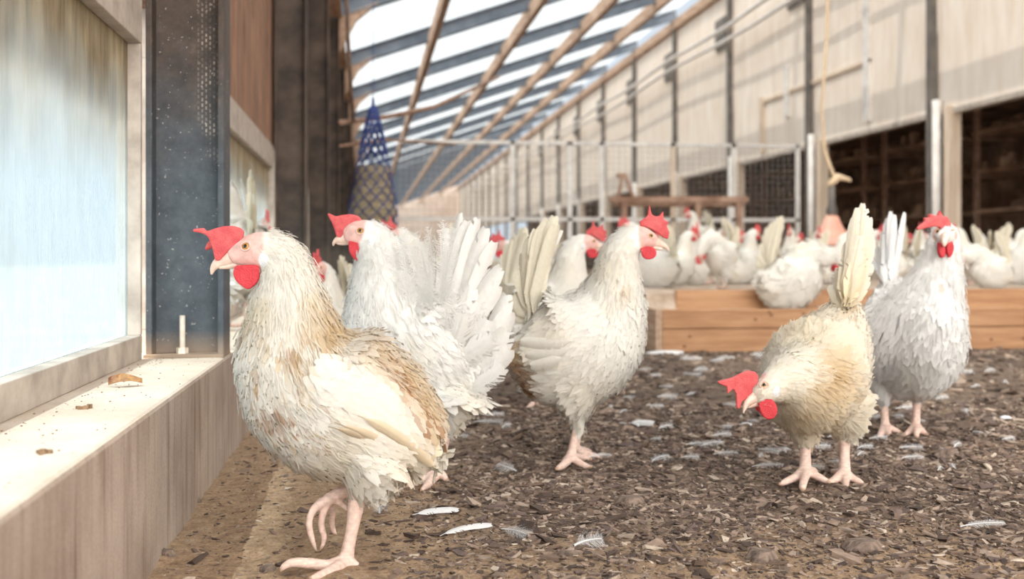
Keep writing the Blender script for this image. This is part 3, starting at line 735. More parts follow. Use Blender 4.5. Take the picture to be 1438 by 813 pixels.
def make_hen(sp, mp, root_loc, label=None, group=None, vox=.0030, nf=2200, fscale=1.0, name='hen'):
    s = mp.s; loc = Vector(root_loc); P = mp.P
    root = empty(name, loc, label, 'hen', group)
    side = Vector(sp.get('side', mp.side)).normalized()
    mb = MB()
    st = [tuple(P(a[0], a[1], a[2])) + (a[3]*s, a[4]*s) for a in sp['spine']]
    SPp, _ = loft(mb, st, side, 36, 5)
    ST = np.gradient(SPp, axis=0); ST /= np.linalg.norm(ST, axis=1, keepdims=True) + 1e-9
    legpts = []; clawpts = []
    for ch in sp.get('thighs', []):
        loft(mb, [tuple(P(a[0], a[1], a[2])) + (a[3]*s, a[3]*s) for a in ch], side, 20, 4)
    for ch in sp.get('legs', []):
        pts = catmull([tuple(P(a[0], a[1], a[2])) + (a[3]*s,) for a in ch], 4)
        mb.tube([Vector(p[:3]) for p in pts], [max(p[3], vox*.75) for p in pts], 12); legpts += [p[:3] for p in pts]
        if ch[-1][3] <= sp.get('clawr', 3.2): clawpts.append(np.array(pts[-1][:3])); clawpts.append(np.array(pts[-3][:3]))
    body = remesh('body', mb, vox, 3, M['skin'], root, loc, .45)
    V, N = me_arrays(body.data); W = V + np.array(loc)
    px, py = mp.inv(W)
    def paint(W, px, py):
        c = np.tile(sp.get('base', WHITE), (len(W), 1)).astype(float)
        nz = fast_noise(W, 90)*.5 + fast_noise(W, 230)*.5
        c *= (1 + .05*nz)[:, None]
        for (x, y, r_, k, colr) in sp.get('stains', []):
            d = np.hypot(px - x, py - y)/r_
            a = np.clip(1.15 - d + .35*nz, 0, 1)*k
            c = c*(1 - a[:, None]) + colr*a[:, None]
        return c
    col = paint(W, px, py)
    hx = np.array(P(*sp['face'][:3])); fr = sp['face'][3]*s
    d = np.linalg.norm(W - hx, axis=1)/fr
    a = np.clip((1.12 - d)*6, 0, 1); fc = FACE*(1 + .18*fast_noise(W, 260))[:, None]
    col = col*(1 - a[:, None]) + fc*a[:, None]
    face_mask = a > .4
    leg_mask = np.zeros(len(W), bool)
    if legpts:
        lp = np.array(legpts); dl = np.concatenate([np.sqrt(((W[i:i+6000, None] - lp[None])**2).sum(2).min(1)) for i in range(0, len(W), 6000)])
        lim = sp.get('legr', 13)*s
        zt = max(W[:, 2].min() + .001, 0) ; ltop = P(0, sp['legtop']).z
        leg_mask = (dl < lim) & (W[:, 2] < ltop)
        lc = LEG*(1 + .16*fast_noise(W, 420) + .06*np.sin(W[:, 2]*1400))[:, None]
        # dusty toes
        low = np.clip(1 - (W[:, 2] - W[:, 2].min())/.02, 0, 1)[:, None]; lc = lc*(1 - .35*low) + np.array((.50, .34, .24))*.35*low
        col[leg_mask] = lc[leg_mask]
        for cp in clawpts[::2]:
            m_ = (np.linalg.norm(W - cp, axis=1) < 5*s) & leg_mask; col[m_] = CLAW
    set_col(body.data, np.clip(col, 0, 1))
    # closest-surface helper
    me = body.data; me.calc_loop_triangles()
    bvh = BVHTree.FromPolygons([tuple(v) for v in W], [tuple(t.vertices) for t in me.loop_triangles])
    def surf(x, y, back=False):
        o, u = mp.ray(x, y, back); h = bvh.ray_cast(o, u)
        if h[0] is None:
            h = bvh.find_nearest(P(x, y, 0))
        return Vector(h[0]), Vector(h[1])
    # contour plumage
    me.calc_loop_triangles(); T = np.array([t.vertices[:] for t in me.loop_triangles])
    A = W[T]; cr = np.cross(A[:, 1] - A[:, 0], A[:, 2] - A[:, 0]); ar = np.linalg.norm(cr, axis=1)
    ok = ~(face_mask[T].any(1) | leg_mask[T].any(1)); pr_ = ar*ok
    FP = mp.inv(A.mean(1)); dn = np.linalg.norm(A.mean(1) - hx, axis=1)/(fr)
    dens = 1 + 2.2*np.exp(-((dn - 1.2)/1.6)**2); pr_ = pr_*dens; pr_ /= pr_.sum()
    r = np.random.default_rng(sp.get('seed', 1)); pick = r.choice(len(T), nf, p=pr_)
    b1 = r.random(nf); b2 = r.random(nf); fl = b1 + b2 > 1; b1[fl] = 1 - b1[fl]; b2[fl] = 1 - b2[fl]
    PP = A[pick, 0] + (A[pick, 1] - A[pick, 0])*b1[:, None] + (A[pick, 2] - A[pick, 0])*b2[:, None]
    NN = cr[pick]/(ar[pick][:, None] + 1e-12)
    FF = -flow_at(PP, SPp, ST)
    # the spine runs tail -> head, so -tangent points to the tail; add a little droop
    FF = FF + np.array((0, 0, -.22)) + r.normal(0, .13, FF.shape)
    if sp.get('thighs'):
        th = np.array([tuple(P(c_[0], c_[1], c_[2])) for ch in sp['thighs'] for c_ in ch[1:]])
        dt = np.sqrt(((PP[:, None] - th[None])**2).sum(2).min(1)); k = np.clip(1.5 - dt/(24*s), 0, 1)[:, None]
        FF = FF*(1 - k) + np.array((0, 0, -1.0))*k
    hd = np.linalg.norm(PP - hx, axis=1)/fr
    near = np.clip((hd - 1.0)/3.2, 0, 1)
    Ls = (.010 + .024*near)*fscale*(1 + r.normal(0, .12, nf)); Ws = (.0060 + .0130*near)*fscale*(1 + r.normal(0, .1, nf))
    pc = mp.inv(PP); cc = paint(PP, *pc)*(1 + r.normal(0, .018, nf))[:, None]
    k2 = .03 + .04*r.random(nf)
    pf = Feathers(); pf.contour(PP + NN*.0004, NN, FF, Ls, Ws, cc, k2, sp.get('seed', 1))
    # loose fluff along the belly and rump
    for rep in range(3 if nf > 900 else 0):
        pf.contour(PP + r.normal(0, .003, PP.shape), NN, FF + r.normal(0, .22, (nf, 3)), Ls*.62, Ws*.07 + .0002, cc*1.02, .10 + .14*r.random(nf), 99 + rep)
    pf.build('plumage', root, loc)
    # wings: flattened shells on both flanks, covered by their own feathers
    for wi, wg in enumerate(sp.get('wings', [])):
        for back in ((False, True) if sp.get('bothwings', True) else (False,)):
            wf = Feathers(); st = []
            for (x, y, rv) in wg['line']:
                p, nn = surf(x, y, back); st.append((p, nn, rv*s))
            pts = catmull([tuple(p) + (rv,) for p, nn, rv in st], 6); nrm = catmull([tuple(nn) for p, nn, rv in st], 6)
            n = len(pts); PPw = []; NNw = []; FFw = []; LL = []; WW = []
            for i in range(n):
                t = pts[min(i+1, n-1), :3] - pts[max(i-1, 0), :3]; t /= np.linalg.norm(t) + 1e-9
                nn = nrm[i]/np.linalg.norm(nrm[i]); v = np.cross(nn, t); v /= np.linalg.norm(v)
                rv = pts[i, 3]; rows = max(2, int(rv*2/(.010*fscale)))
                for j in range(rows):
                    q = (j + .5)/rows*2 - 1 + r.normal(0, .05)
                    bp = pts[i, :3] + v*q*rv
                    h = bvh.find_nearest(Vector(bp))
                    hp = np.array(h[0]); hn = np.array(h[1]); 
                    if np.dot(hn, nn) < .45: continue
                    bul = .010*math.sqrt(max(0, 1 - q*q))*wg.get('bulge', 1)
                    PPw.append(hp + hn*bul); NNw.append(hn); FFw.append(t + r.normal(0, .07, 3) + np.array((0, 0, -.05)))
                    g = i/n; LL.append((.020 + .020*g)*fscale*wg.get('ls', 1)); WW.append((.013 + .007*g)*fscale)
            PPw, NNw, FFw = map(np.array, (PPw, NNw, FFw)); LL = np.array(LL); WW = np.array(WW)
            cw = paint(PPw, *mp.inv(PPw))*(1 + r.normal(0, .02, len(PPw)))[:, None]
            wf.contour(PPw, NNw, FFw, LL, WW, cw, np.full(len(PPw), .035), 5 + wi)
            for qi, (a, c_, b, wd) in enumerate(wg.get('quills', [])):
                pa, na = surf(*a, back); pb, nb_ = surf(*b, back); pm, nm = surf(*c_, back)
                off = (.014 + .0016*qi)
                colr = paint(np.array([pm]), *mp.inv(np.array([pm])))[0]*.5 + wg.get('qcolor', CREAM)*.5
                wf.quill(pa + na*off, pm + nm*(off + .006), pb + nb_*(off + .002), wd*s, (na + nb_).normalized(), colr, .06, 30, 40 + qi)
            wf.build('wing', root, loc)
    # tail
    tf = Feathers()
    for k, q in enumerate(sp.get('tail', [])):
        a, c_, b, wd = q[:4]; fray = q[4] if len(q) > 4 else .15; colr = q[5] if len(q) > 5 else sp.get('tailcol', sp.get('base', WHITE))
        p0, p1, p2 = P(*a), P(*c_), P(*b)
        nrm = Vector(sp.get('tailn', mp.side)); nrm = nrm + Vector((rng.normal(0, .30), rng.normal(0, .30), rng.normal(0, .22)))
        nrm = -nrm
        tf.quill(p0, p1, p2, wd*s, nrm.normalized(), np.array(colr)*(1 + rng.normal(0, .03)), fray, 40 if nf > 900 else 14, 100 + k + sp.get('seed', 1)*50, tipcolor=q[6] if len(q) > 6 else None, loose=(fray >= .6 and nf > 900))
    if tf.V: tf.build('tail', root, loc)
    # beak
    bk = MB(); br_, tip = sp['beak'][0], sp['beak'][1]; low = sp['beak'][2]
    up = [tuple(P(a[0], a[1], a[2])) + (a[3]*s, a[3]*s*.8) for a in br_]
    loft(bk, up, side, 16, 5)
    loft(bk, [tuple(P(a[0], a[1], a[2])) + (a[3]*s, a[3]*s*.8) for a in low], side, 14, 4)
    bo = bk.build('beak', M['beak'], root, loc, smooth=True)
    # comb and wattles
    def plate(nm, outline, th, direction, matn, ddf=lambda i, x, y: 0):
        m_ = MB()
        if nm == 'comb' and 'comb2' in sp: slab(m_, [P(x, y, dq) for x, y, dq in sp['comb2']], th*s, direction)
        slab(m_, [P(x, y, ddf(i, x, y)) for i, (x, y) in enumerate(outline)], th*s, direction)
        return remesh(nm, m_, max(.0011, th*s/6.5), 5, M[matn], root, loc, .6)
    th = sp.get('combth', 8); cdir = sp.get('combdir', mp.side)
    cd = sp.get('combdd', sp['face'][2]); sl = sp.get('combslope', 0); x0 = sp['comb'][0][0]
    cv = catmull([(a, b) for a, b in sp['comb']], 3) if sp.get('combsmooth', 0) else sp['comb']
    plate('comb', [tuple(c_) for c_ in cv], th, cdir, 'comb', lambda i, x, y: cd + sl*(x - x0)*s)
    for o_, dd in zip(sp['wattles'], sp['wattledd']):
        plate('wattle', [tuple(c_) for c_ in catmull(list(o_) + [o_[0]], 3)[:-1]], sp.get('watth', 9), sp.get('watdir', mp.side), 'wattle', lambda i, x, y, dd=dd: dd)
    # earlobes and eyes
    for back in (False, True):
        if 'lobe' in sp:
            x, y, rr1, rr2 = sp['lobe']; p, nn = surf(x, y, back)
            e = MB(); vs = []; t1 = nn.cross(UP).normalized(); t2 = nn.cross(t1).normalized()
            e.add(*dome(p - nn*.0006, nn, t1, t2, rr1*s, rr2*s, .0022)); e.build('earlobe', M['lobe'], root, loc, smooth=True)
    for ei, ey in enumerate(sp['eyes']):
        if len(ey) == 4: x, y, rr1, back = ey; p, nn = surf(x, y, back)
        else: x, y, rr1, back, nn = ey; p, _ = surf(x, y, back); nn = Vector(nn).normalized()
        t1 = nn.cross(UP).normalized(); t2 = nn.cross(t1).normalized(); R = rr1*s
        eo = MB().add(*dome(p - nn*R*.25, nn, t1, t2, R, R, R*.62, 10)).build('eye', M['iris'], root, loc, smooth=True)
        MB().add(*dome(p + nn*R*.20, nn, t1, t2, R*.50, R*.50, R*.22, 6)).build('pupil', M['pupil'], eo, loc, smooth=True)
        MB().tube([p + nn*R*.10 + (t1*math.cos(a) + t2*math.sin(a)*.86)*R*1.12 for a in np.linspace(0, 2*math.pi, 25)], R*.20, 8).build('eyelid', M['lid'], eo, loc, smooth=True)
    return root

def dome(c, nn, t1, t2, r1, r2, h, rings=8, n=20):
    vs = []; fs = []
    for i in range(rings):
        a = math.pi/2*i/(rings - .5)
        for k in range(n):
            b = 2*math.pi*k/n
            vs.append(c + t1*math.cos(b)*r1*math.cos(a) + t2*math.sin(b)*r2*math.cos(a) + nn*h*math.sin(a))
    vs.append(c + nn*h)
    for i in range(rings - 1):
        for k in range(n): fs.append((i*n+k, i*n+(k+1) % n, (i+1)*n+(k+1) % n, (i+1)*n+k))
    fs += [((rings-1)*n+k, (rings-1)*n+(k+1) % n, rings*n) for k in range(n)]
    fs.append(tuple(range(n - 1, -1, -1)))
    return vs, fs

def fan(base, tips, w, dd0, dd1, fray=.15, bow=0, **k):
    """tail feathers from near one base to listed tips"""
    out = []
    for i, t in enumerate(tips):
        bx_ = base[0] + (rng.random() - .5)*14; by_ = base[1] + (rng.random() - .5)*14
        f = i/max(1, len(tips) - 1); dd = dd0 + (dd1 - dd0)*f
        tx, ty = t[0], t[1]; ww = t[2] if len(t) > 2 else w
        mx, my = (bx_ + tx)/2 - (ty - by_)*bow, (by_ + ty)/2 + (tx - bx_)*bow
        e = (t[3] if len(t) > 3 else fray,)
        out.append(((bx_, by_, dd*.3), (mx, my, dd*.8), (tx, ty, dd), ww) + e + ((k['col'],) if 'col' in k else ()))
    return out

side_h = lambda hx, hy: Vector((hx, hy, 0)).cross(UP).normalized()
LEFTW = FW.copy()

# ---- front hen, walking left along the plinth with one foot raised
hen1 = dict(seed=11, base=np.array((.86, .82, .75)), face=(350, 352, 0, 33), legtop=672, legr=17,
  spine=[(611, 636, 0, 8, 8), (598, 626, 0, 30, 20), (575, 608, 0, 62, 46), (540, 592, 0, 88, 66), (500, 575, 0, 101, 80), (462, 555, 0, 104, 86), (432, 528, 0, 96, 80),
         (413, 490, 0, 78, 68), (408, 452, 0, 60, 56), (405, 416, 0, 47, 43), (402, 388, 0, 38, 34), (392, 364, 0, 33, 28), (374, 354, 0, 29, 23), (354, 353, 0, 25, 20), (338, 356, 0, 18, 15), (325, 361, 0, 12, 11)],
  thighs=[[(520, 640, -.03, 42), (512, 668, -.03, 30), (506, 690, -.03, 14)], [(540, 630, .035, 44), (520, 665, .03, 30), (498, 684, .02, 13)]],
  legs=[[(510, 676, -.03, 15), (502, 700, -.03, 13), (496, 735, -.03, 9.5), (490, 765, -.03, 9), (486, 787, -.03, 11)],
        [(486, 787, -.03, 11), (462, 794, -.045, 8.5), (435, 791, -.06, 7.5), (411, 790, -.07, 6.5), (398, 796, -.075, 4.5), (393, 804, -.078, 2)],
        [(484, 789, -.03, 10), (468, 800, -.06, 8), (450, 808, -.085, 6.5), (440, 811, -.10, 4), (433, 812, -.108, 2.2)],
        [(484, 787, -.03, 9), (470, 792, .0, 7), (452, 790, .03, 6), (440, 791, .04, 3)],
        [(488, 788, -.03, 9), (500, 795, -.035, 6.5), (510, 804, -.04, 3)],
        # raised foot
        [(516, 676, .02, 13), (490, 688, .015, 9.5), (468, 697, .01, 9), (458, 703, .008, 9)],
        [(454, 704, .004, 8), (440, 716, -.006, 5.6), (434, 734, -.010, 5), (437, 752, -.010, 4.6), (441, 765, -.008, 3.4), (445, 775, -.005, 1.8)],
        [(458, 706, .008, 8), (453, 722, .004, 5.6), (451, 738, .006, 5), (455, 754, .008, 4.6), (453, 766, .008, 3.2), (448, 773, .006, 1.8)],
        [(462, 703, .014, 7), (467, 716, .026, 5), (466, 732, .036, 4.6), (468, 744, .038, 4), (474, 753, .036, 2)],
        [(464, 700, .012, 8), (477, 706, .012, 5), (486, 714, .010, 4), (489, 721, .008, 1.8)]],
  stains=[(440, 425, 34, .5, CREAM), (452, 450, 42, .75, TAN), (468, 470, 30, .7, TAN), (520, 490, 36, .65, TAN), (560, 515, 36, .75, TAN), (585, 555, 36, .8, TAN), (600, 590, 28, .8, TAN), (420, 505, 22, .7, TAN),
          (368, 432, 26, .6, CREAM), (355, 452, 18, .6, TAN), (420, 540, 14, .5, TAN), (450, 660, 60, .35, CREAM), (560, 640, 50, .45, CREAM), (575, 690, 40, .5, BROWN*2), (480, 600, 40, .35, CREAM),
          (376, 562, 8, .8, TAN), (384, 572, 7, .9, BROWN*1.8), (377, 590, 7, .9, BROWN*1.8), (350, 525, 5, .8, TAN), (372, 560, 6, .8, BROWN*2), (398, 545, 8, .6, TAN), (352, 560, 5, .7, TAN), (360, 480, 6, .6, TAN), (390, 600, 8, .5, TAN), (411, 538, 7, .7, BROWN*2), (446, 565, 4, .8, BROWN*2)],
  wings=[dict(line=[(440, 515, 24), (470, 535, 40), (505, 558, 50), (538, 585, 48), (568, 612, 34), (586, 635, 14)], bulge=1.1, ls=.9,
       quills=[((462, 594), (520, 606), (592, 660), 19), ((470, 588), (535, 612), (598, 652), 18), ((500, 580), (550, 600), (603, 640), 15)], qcolor=np.array((.72, .52, .26)))],
  tail=fan((585, 600), [(612, 642, 26), (616, 628, 26), (610, 655, 22), (614, 612, 24)], 24, -.02, .02, .2, col=CREAM),
  beak=([(334, 358, 0, 12), (322, 363, 0, 10.5), (308, 368, 0, 8), (300, 376, 0, 5), (297, 385, 0, 1.6)], None, [(332, 370, 0, 7), (318, 373, 0, 5), (308, 375, 0, 3)]),
  comb=[(343, 325), (338, 320), (328, 317), (314, 317.5), (302, 321), (290, 325), (287, 320), (272, 321.5), (271, 325), (287, 328.5), (293, 333), (297, 342), (300, 354), (303, 366), (310, 366), (320, 354), (330, 345), (341, 336)],
  combth=9, combdd=-.004, combslope=0.0,
  wattles=[[(331, 373), (345, 372), (362, 373), (365, 384), (362, 396), (350, 406), (342, 403), (332, 394), (328, 383)]]*2, wattledd=(-.016, .014), watth=9,
  comb2=[(312, 330, .006), (300, 334, .008), (292, 340, .010), (288, 349, .012), (291, 352, .012), (299, 347, .010), (310, 342, .007)], lobe=(370, 366, 9, 11), eyes=[(345, 346, 6.2, False), (345, 346, 6.2, True)])
# small second point of the comb folded to the far side
rf = random.Random(2)
for _ in range(46):
    t_ = rf.random(); hen1['stains'].append((345 + 75*rf.random()**1.3 + 18*t_, 470 + 150*t_, rf.uniform(3.5, 7), rf.uniform(.6, .95), TAN if rf.random() < .6 else BROWN*2))
for _ in range(40):
    t_ = rf.random(); hen1['stains'].append((520 + 80*t_ + rf.uniform(-16, 16), 488 + 110*t_ + rf.uniform(-14, 14), rf.uniform(3, 6), .85, BROWN*1.8))

# ---- hen behind it, big ruffled tail
W2 = np.array((.88, .87, .84))
hen2 = dict(seed=12, base=W2, face=(497, 326, 0, 24), legtop=600, legr=13,
  spine=[(668, 548, 0, 10, 8), (655, 540, 0, 34, 24), (634, 520, 0, 62, 44), (604, 502, 0, 84, 60), (574, 480, 0, 88, 64), (550, 452, 0, 72, 56), (541, 420, 0, 54, 46), (537, 388, 0, 42, 37), (533, 360, 0, 34, 30),
         (522, 338, 0, 27, 23), (508, 330, 0, 22, 18), (496, 330, 0, 18, 15), (486, 333, 0, 12, 10)],
  thighs=[[(632, 555, -.02, 44), (630, 580, -.02, 26), (628, 596, -.02, 14)], [(600, 560, .03, 40), (590, 600, .03, 22), (580, 625, .03, 12)]],
  legs=[[(630, 585, -.02, 13), (625, 606, -.02, 10), (619, 640, -.02, 7.5), (613, 664, -.02, 9)],
        [(613, 664, -.02, 9), (598, 673, -.04, 7), (580, 677, -.06, 6), (562, 682, -.07, 5), (553, 689, -.08, 2)],
        [(612, 666, -.02, 8), (600, 681, -.07, 5.5), (590, 690, -.10, 2)],
        [(612, 664, -.02, 8), (590, 668, .02, 5), (574, 670, .04, 2)],
        [(614, 665, -.02, 8), (622, 668, -.03, 6), (629, 676, -.04, 2.4)],
        [(582, 615, .03, 11), (570, 640, .02, 7), (562, 655, .0, 7)],
        [(562, 655, .0, 7), (548, 662, 0, 5), (536, 672, 0, 2)], [(562, 655, 0, 7), (560, 668, -.02, 5), (558, 680, -.02, 2)], [(562, 655, 0, 7), (574, 662, 0, 4), (580, 670, 0, 2)]],
  stains=[(650, 560, 40, .35, CREAM), (640, 590, 24, .5, CREAM), (560, 500, 40, .35, CREAM), (518, 376, 4, .7, BROWN*1.5), (532, 394, 3, .9, BROWN)],
  wings=[],
  beak=([(491, 330, 0, 9), (482, 335, 0, 7.5), (474, 337, 0, 5), (469, 341, 0, 2.4), (468, 345, 0, 1)], None, [(490, 339, 0, 5), (480, 341, 0, 3.5), (473, 341, 0, 2)]),
  comb=[(508, 308), (503, 303), (492, 300.5), (480, 302), (472, 304), (461, 299), (460, 301), (466, 312), (470, 322), (473, 333), (480, 334), (488, 325), (498, 318), (507, 313)],
  combth=8, combdd=-.002,
  wattles=[[(490, 338), (500, 340), (515, 345), (517, 355), (512, 366), (504, 368), (495, 361), (490, 350)]]*2, wattledd=(-.014, .012), watth=8,
  lobe=(522, 338, 6, 8), eyes=[(506, 324, 5, False), (506, 324, 5, True)])
t2 = []
t2 += fan((625, 525), [(628, 318, 20, .45), (646, 297, 22, .25), (657, 308, 24, .2), (672, 305, 24, .15), (683, 318, 24, .12), (696, 338, 24, .12), (704, 374, 26, .12), (700, 400, 28, .12)], 24, .03, -.03, .15, -.05)
t2 += fan((608, 480), [(566, 318, 26, .8), (576, 342, 26, .9), (588, 340, 34, .9), (600, 318, 28, 1.0), (611, 330, 34, .8), (622, 308, 30, 1.0), (584, 326, 24, 1.0), (634, 318, 36, .8), (596, 332, 30, .9), (618, 322, 34, .9), (628, 345, 40, .8)], 18, -.055, -.09, .7, .07)
t2 += fan((588, 490), [(546, 345, 24, .7), (556, 330, 22, .8), (563, 342, 26, .7), (575, 385, 28, .7), (592, 392, 30, .7), (560, 380, 26, .7), (606, 400, 30, .7)], 24, -.05, -.08, .5, .04)
t2 += fan((618, 560), [(712, 412, 30, .25), (716, 438, 34, .2), (713, 465, 36, .2), (715, 490, 34, .25), (706, 512, 34, .3), (700, 528, 28, .6), (680, 546, 26, .7)], 32, -.02, -.06, .2, .14)
t2 += fan((610, 520), [(660, 400, 44, .5), (672, 425, 44, .5), (685, 448, 44, .4), (640, 410, 44, .6), (690, 475, 42, .4), (650, 440, 46, .5), (628, 430, 40, .7)], 44, -.05, -.085, .28, .08)
t2 += fan((628, 545), [(660, 560, 20, .6), (655, 578, 18, .7), (646, 590, 16, .7), (634, 596, 16, .7), (668, 548, 20, .6), (672, 530, 24, .5)], 20, -.05, -.03, .6, .2)
hen2['tail'] = t2

# ---- hen seen from the side, facing right
hen3 = dict(seed=13, base=np.array((.84, .82, .77)), face=(911, 333, 0, 21), legtop=590, legr=11,
  spine=[(722, 478, 0, 8, 8), (734, 484, 0, 36, 26), (756, 490, 0, 62, 42), (784, 492, 0, 78, 56), (812, 484, 0, 82, 62), (838, 462, 0, 72, 60), (856, 430, 0, 52, 48), (864, 400, 0, 38, 36), (868, 374, 0, 30, 28),
         (874, 352, 0, 25, 22), (886, 339, 0, 21, 17), (900, 335, 0, 18, 14), (912, 337, 0, 13, 11), (920, 340, 0, 9, 8)],
  thighs=[[(812, 535, -.02, 38), (814, 562, -.02, 24), (815, 580, -.02, 11)], [(790, 530, .035, 36), (808, 562, .04, 22), (813, 580, .045, 11)]],
  legs=[[(815, 572, -.02, 10), (812, 595, -.02, 7), (806, 620, -.02, 6), (802, 640, -.02, 7)],
        [(802, 640, -.02, 7), (812, 649, -.04, 5.5), (822, 654, -.05, 4.5), (832, 656, -.06, 2)],
        [(801, 641, -.02, 7), (795, 649, -.06, 6), (788, 655, -.09, 5), (780, 659, -.11, 2.4)],
        [(803, 640, -.02, 6), (820, 643, .02, 4.5), (832, 645, .04, 2)],
        [(801, 640, -.02, 6), (793, 645, -.01, 4), (788, 650, -.005, 2)],
        [(814, 572, .045, 9), (812, 600, .045, 6), (808, 630, .045, 6)],
        [(808, 630, .045, 6), (822, 637, .05, 5), (836, 640, .05, 4), (846, 645, .04, 2)], [(808, 630, .045, 6), (822, 632, .08, 4), (832, 634, .1, 2)], [(808, 630, .045, 6), (824, 642, .02, 4), (832, 646, .01, 2)], [(808, 630, .045, 6), (800, 634, .045, 3.4), (794, 639, .045, 2)]],
  stains=[(736, 500, 15, .9, BROWN*1.8), (738, 520, 18, 1, BROWN*1.6), (744, 520, 15, 1, BROWN*1.3), (750, 540, 17, 1, BROWN*1.3), (756, 556, 15, 1, BROWN*1.6), (744, 500, 14, .9, TAN), (766, 566, 12, .7, TAN), (738, 500, 16, .6, TAN), (872, 400, 14, .5, TAN), (880, 415, 10, .5, TAN), (858, 420, 12, .4, CREAM), (860, 370, 40, .35, CREAM), (780, 470, 46, .4, CREAM), (830, 545, 60, .3, CREAM), (760, 505, 30, .3, CREAM)],
  wings=[dict(line=[(842, 436, 30), (815, 452, 42), (788, 468, 42), (768, 480, 30), (757, 488, 14)], bulge=1.3,
       quills=[((805, 488), (780, 498), (744, 498), 16), ((808, 478), (780, 486), (738, 482), 16), ((796, 498), (776, 508), (752, 512), 14)], qcolor=WHITE)],
  beak=([(915, 339, 0, 9), (923, 341, 0, 7), (931, 344, 0, 4.5), (937, 349, 0, 2.2), (939, 353, 0, .8)], None, [(914, 346, 0, 5), (923, 348, 0, 3.5), (930, 350, 0, 2)]),
  comb=[(899, 318), (898, 311), (904, 307), (909, 303), (911.5, 287), (915, 301), (921, 304), (926, 303), (931, 296), (932, 308), (939, 312), (936, 318), (940, 326), (938, 336), (931, 334), (925, 328), (915, 322), (906, 318)],
  combth=6, combdd=0,
  wattles=[[(899, 349), (908, 346), (918, 348), (922, 356), (917, 363), (907, 364), (901, 358)]]*2, wattledd=(-.012, .012), watth=7,
  lobe=(893, 343, 4, 6), eyes=[(914, 331, 3.8, False), (914, 331, 3.8, True)])
hen3['tail'] = fan((748, 450), [(716, 440, 20), (720, 415, 22), (728, 380, 22), (735, 355, 22), (744, 335, 22), (754, 322, 22), (762, 318, 22), (770, 306, 22), (779, 302, 20), (783, 314, 22)], 22, .03, -.02, .12, -.04) \
  + fan((742, 452), [(712, 470, 22, .3), (716, 496, 20, .3), (722, 520, 18, .4), (730, 552, 14, .5), (790, 322, 12, .3)], 22, .0, .01, .4, -.05)
for k_, q in enumerate(hen3['tail'][:10]): hen3['tail'][k_] = q + (np.array((.80, .75, .62)),)

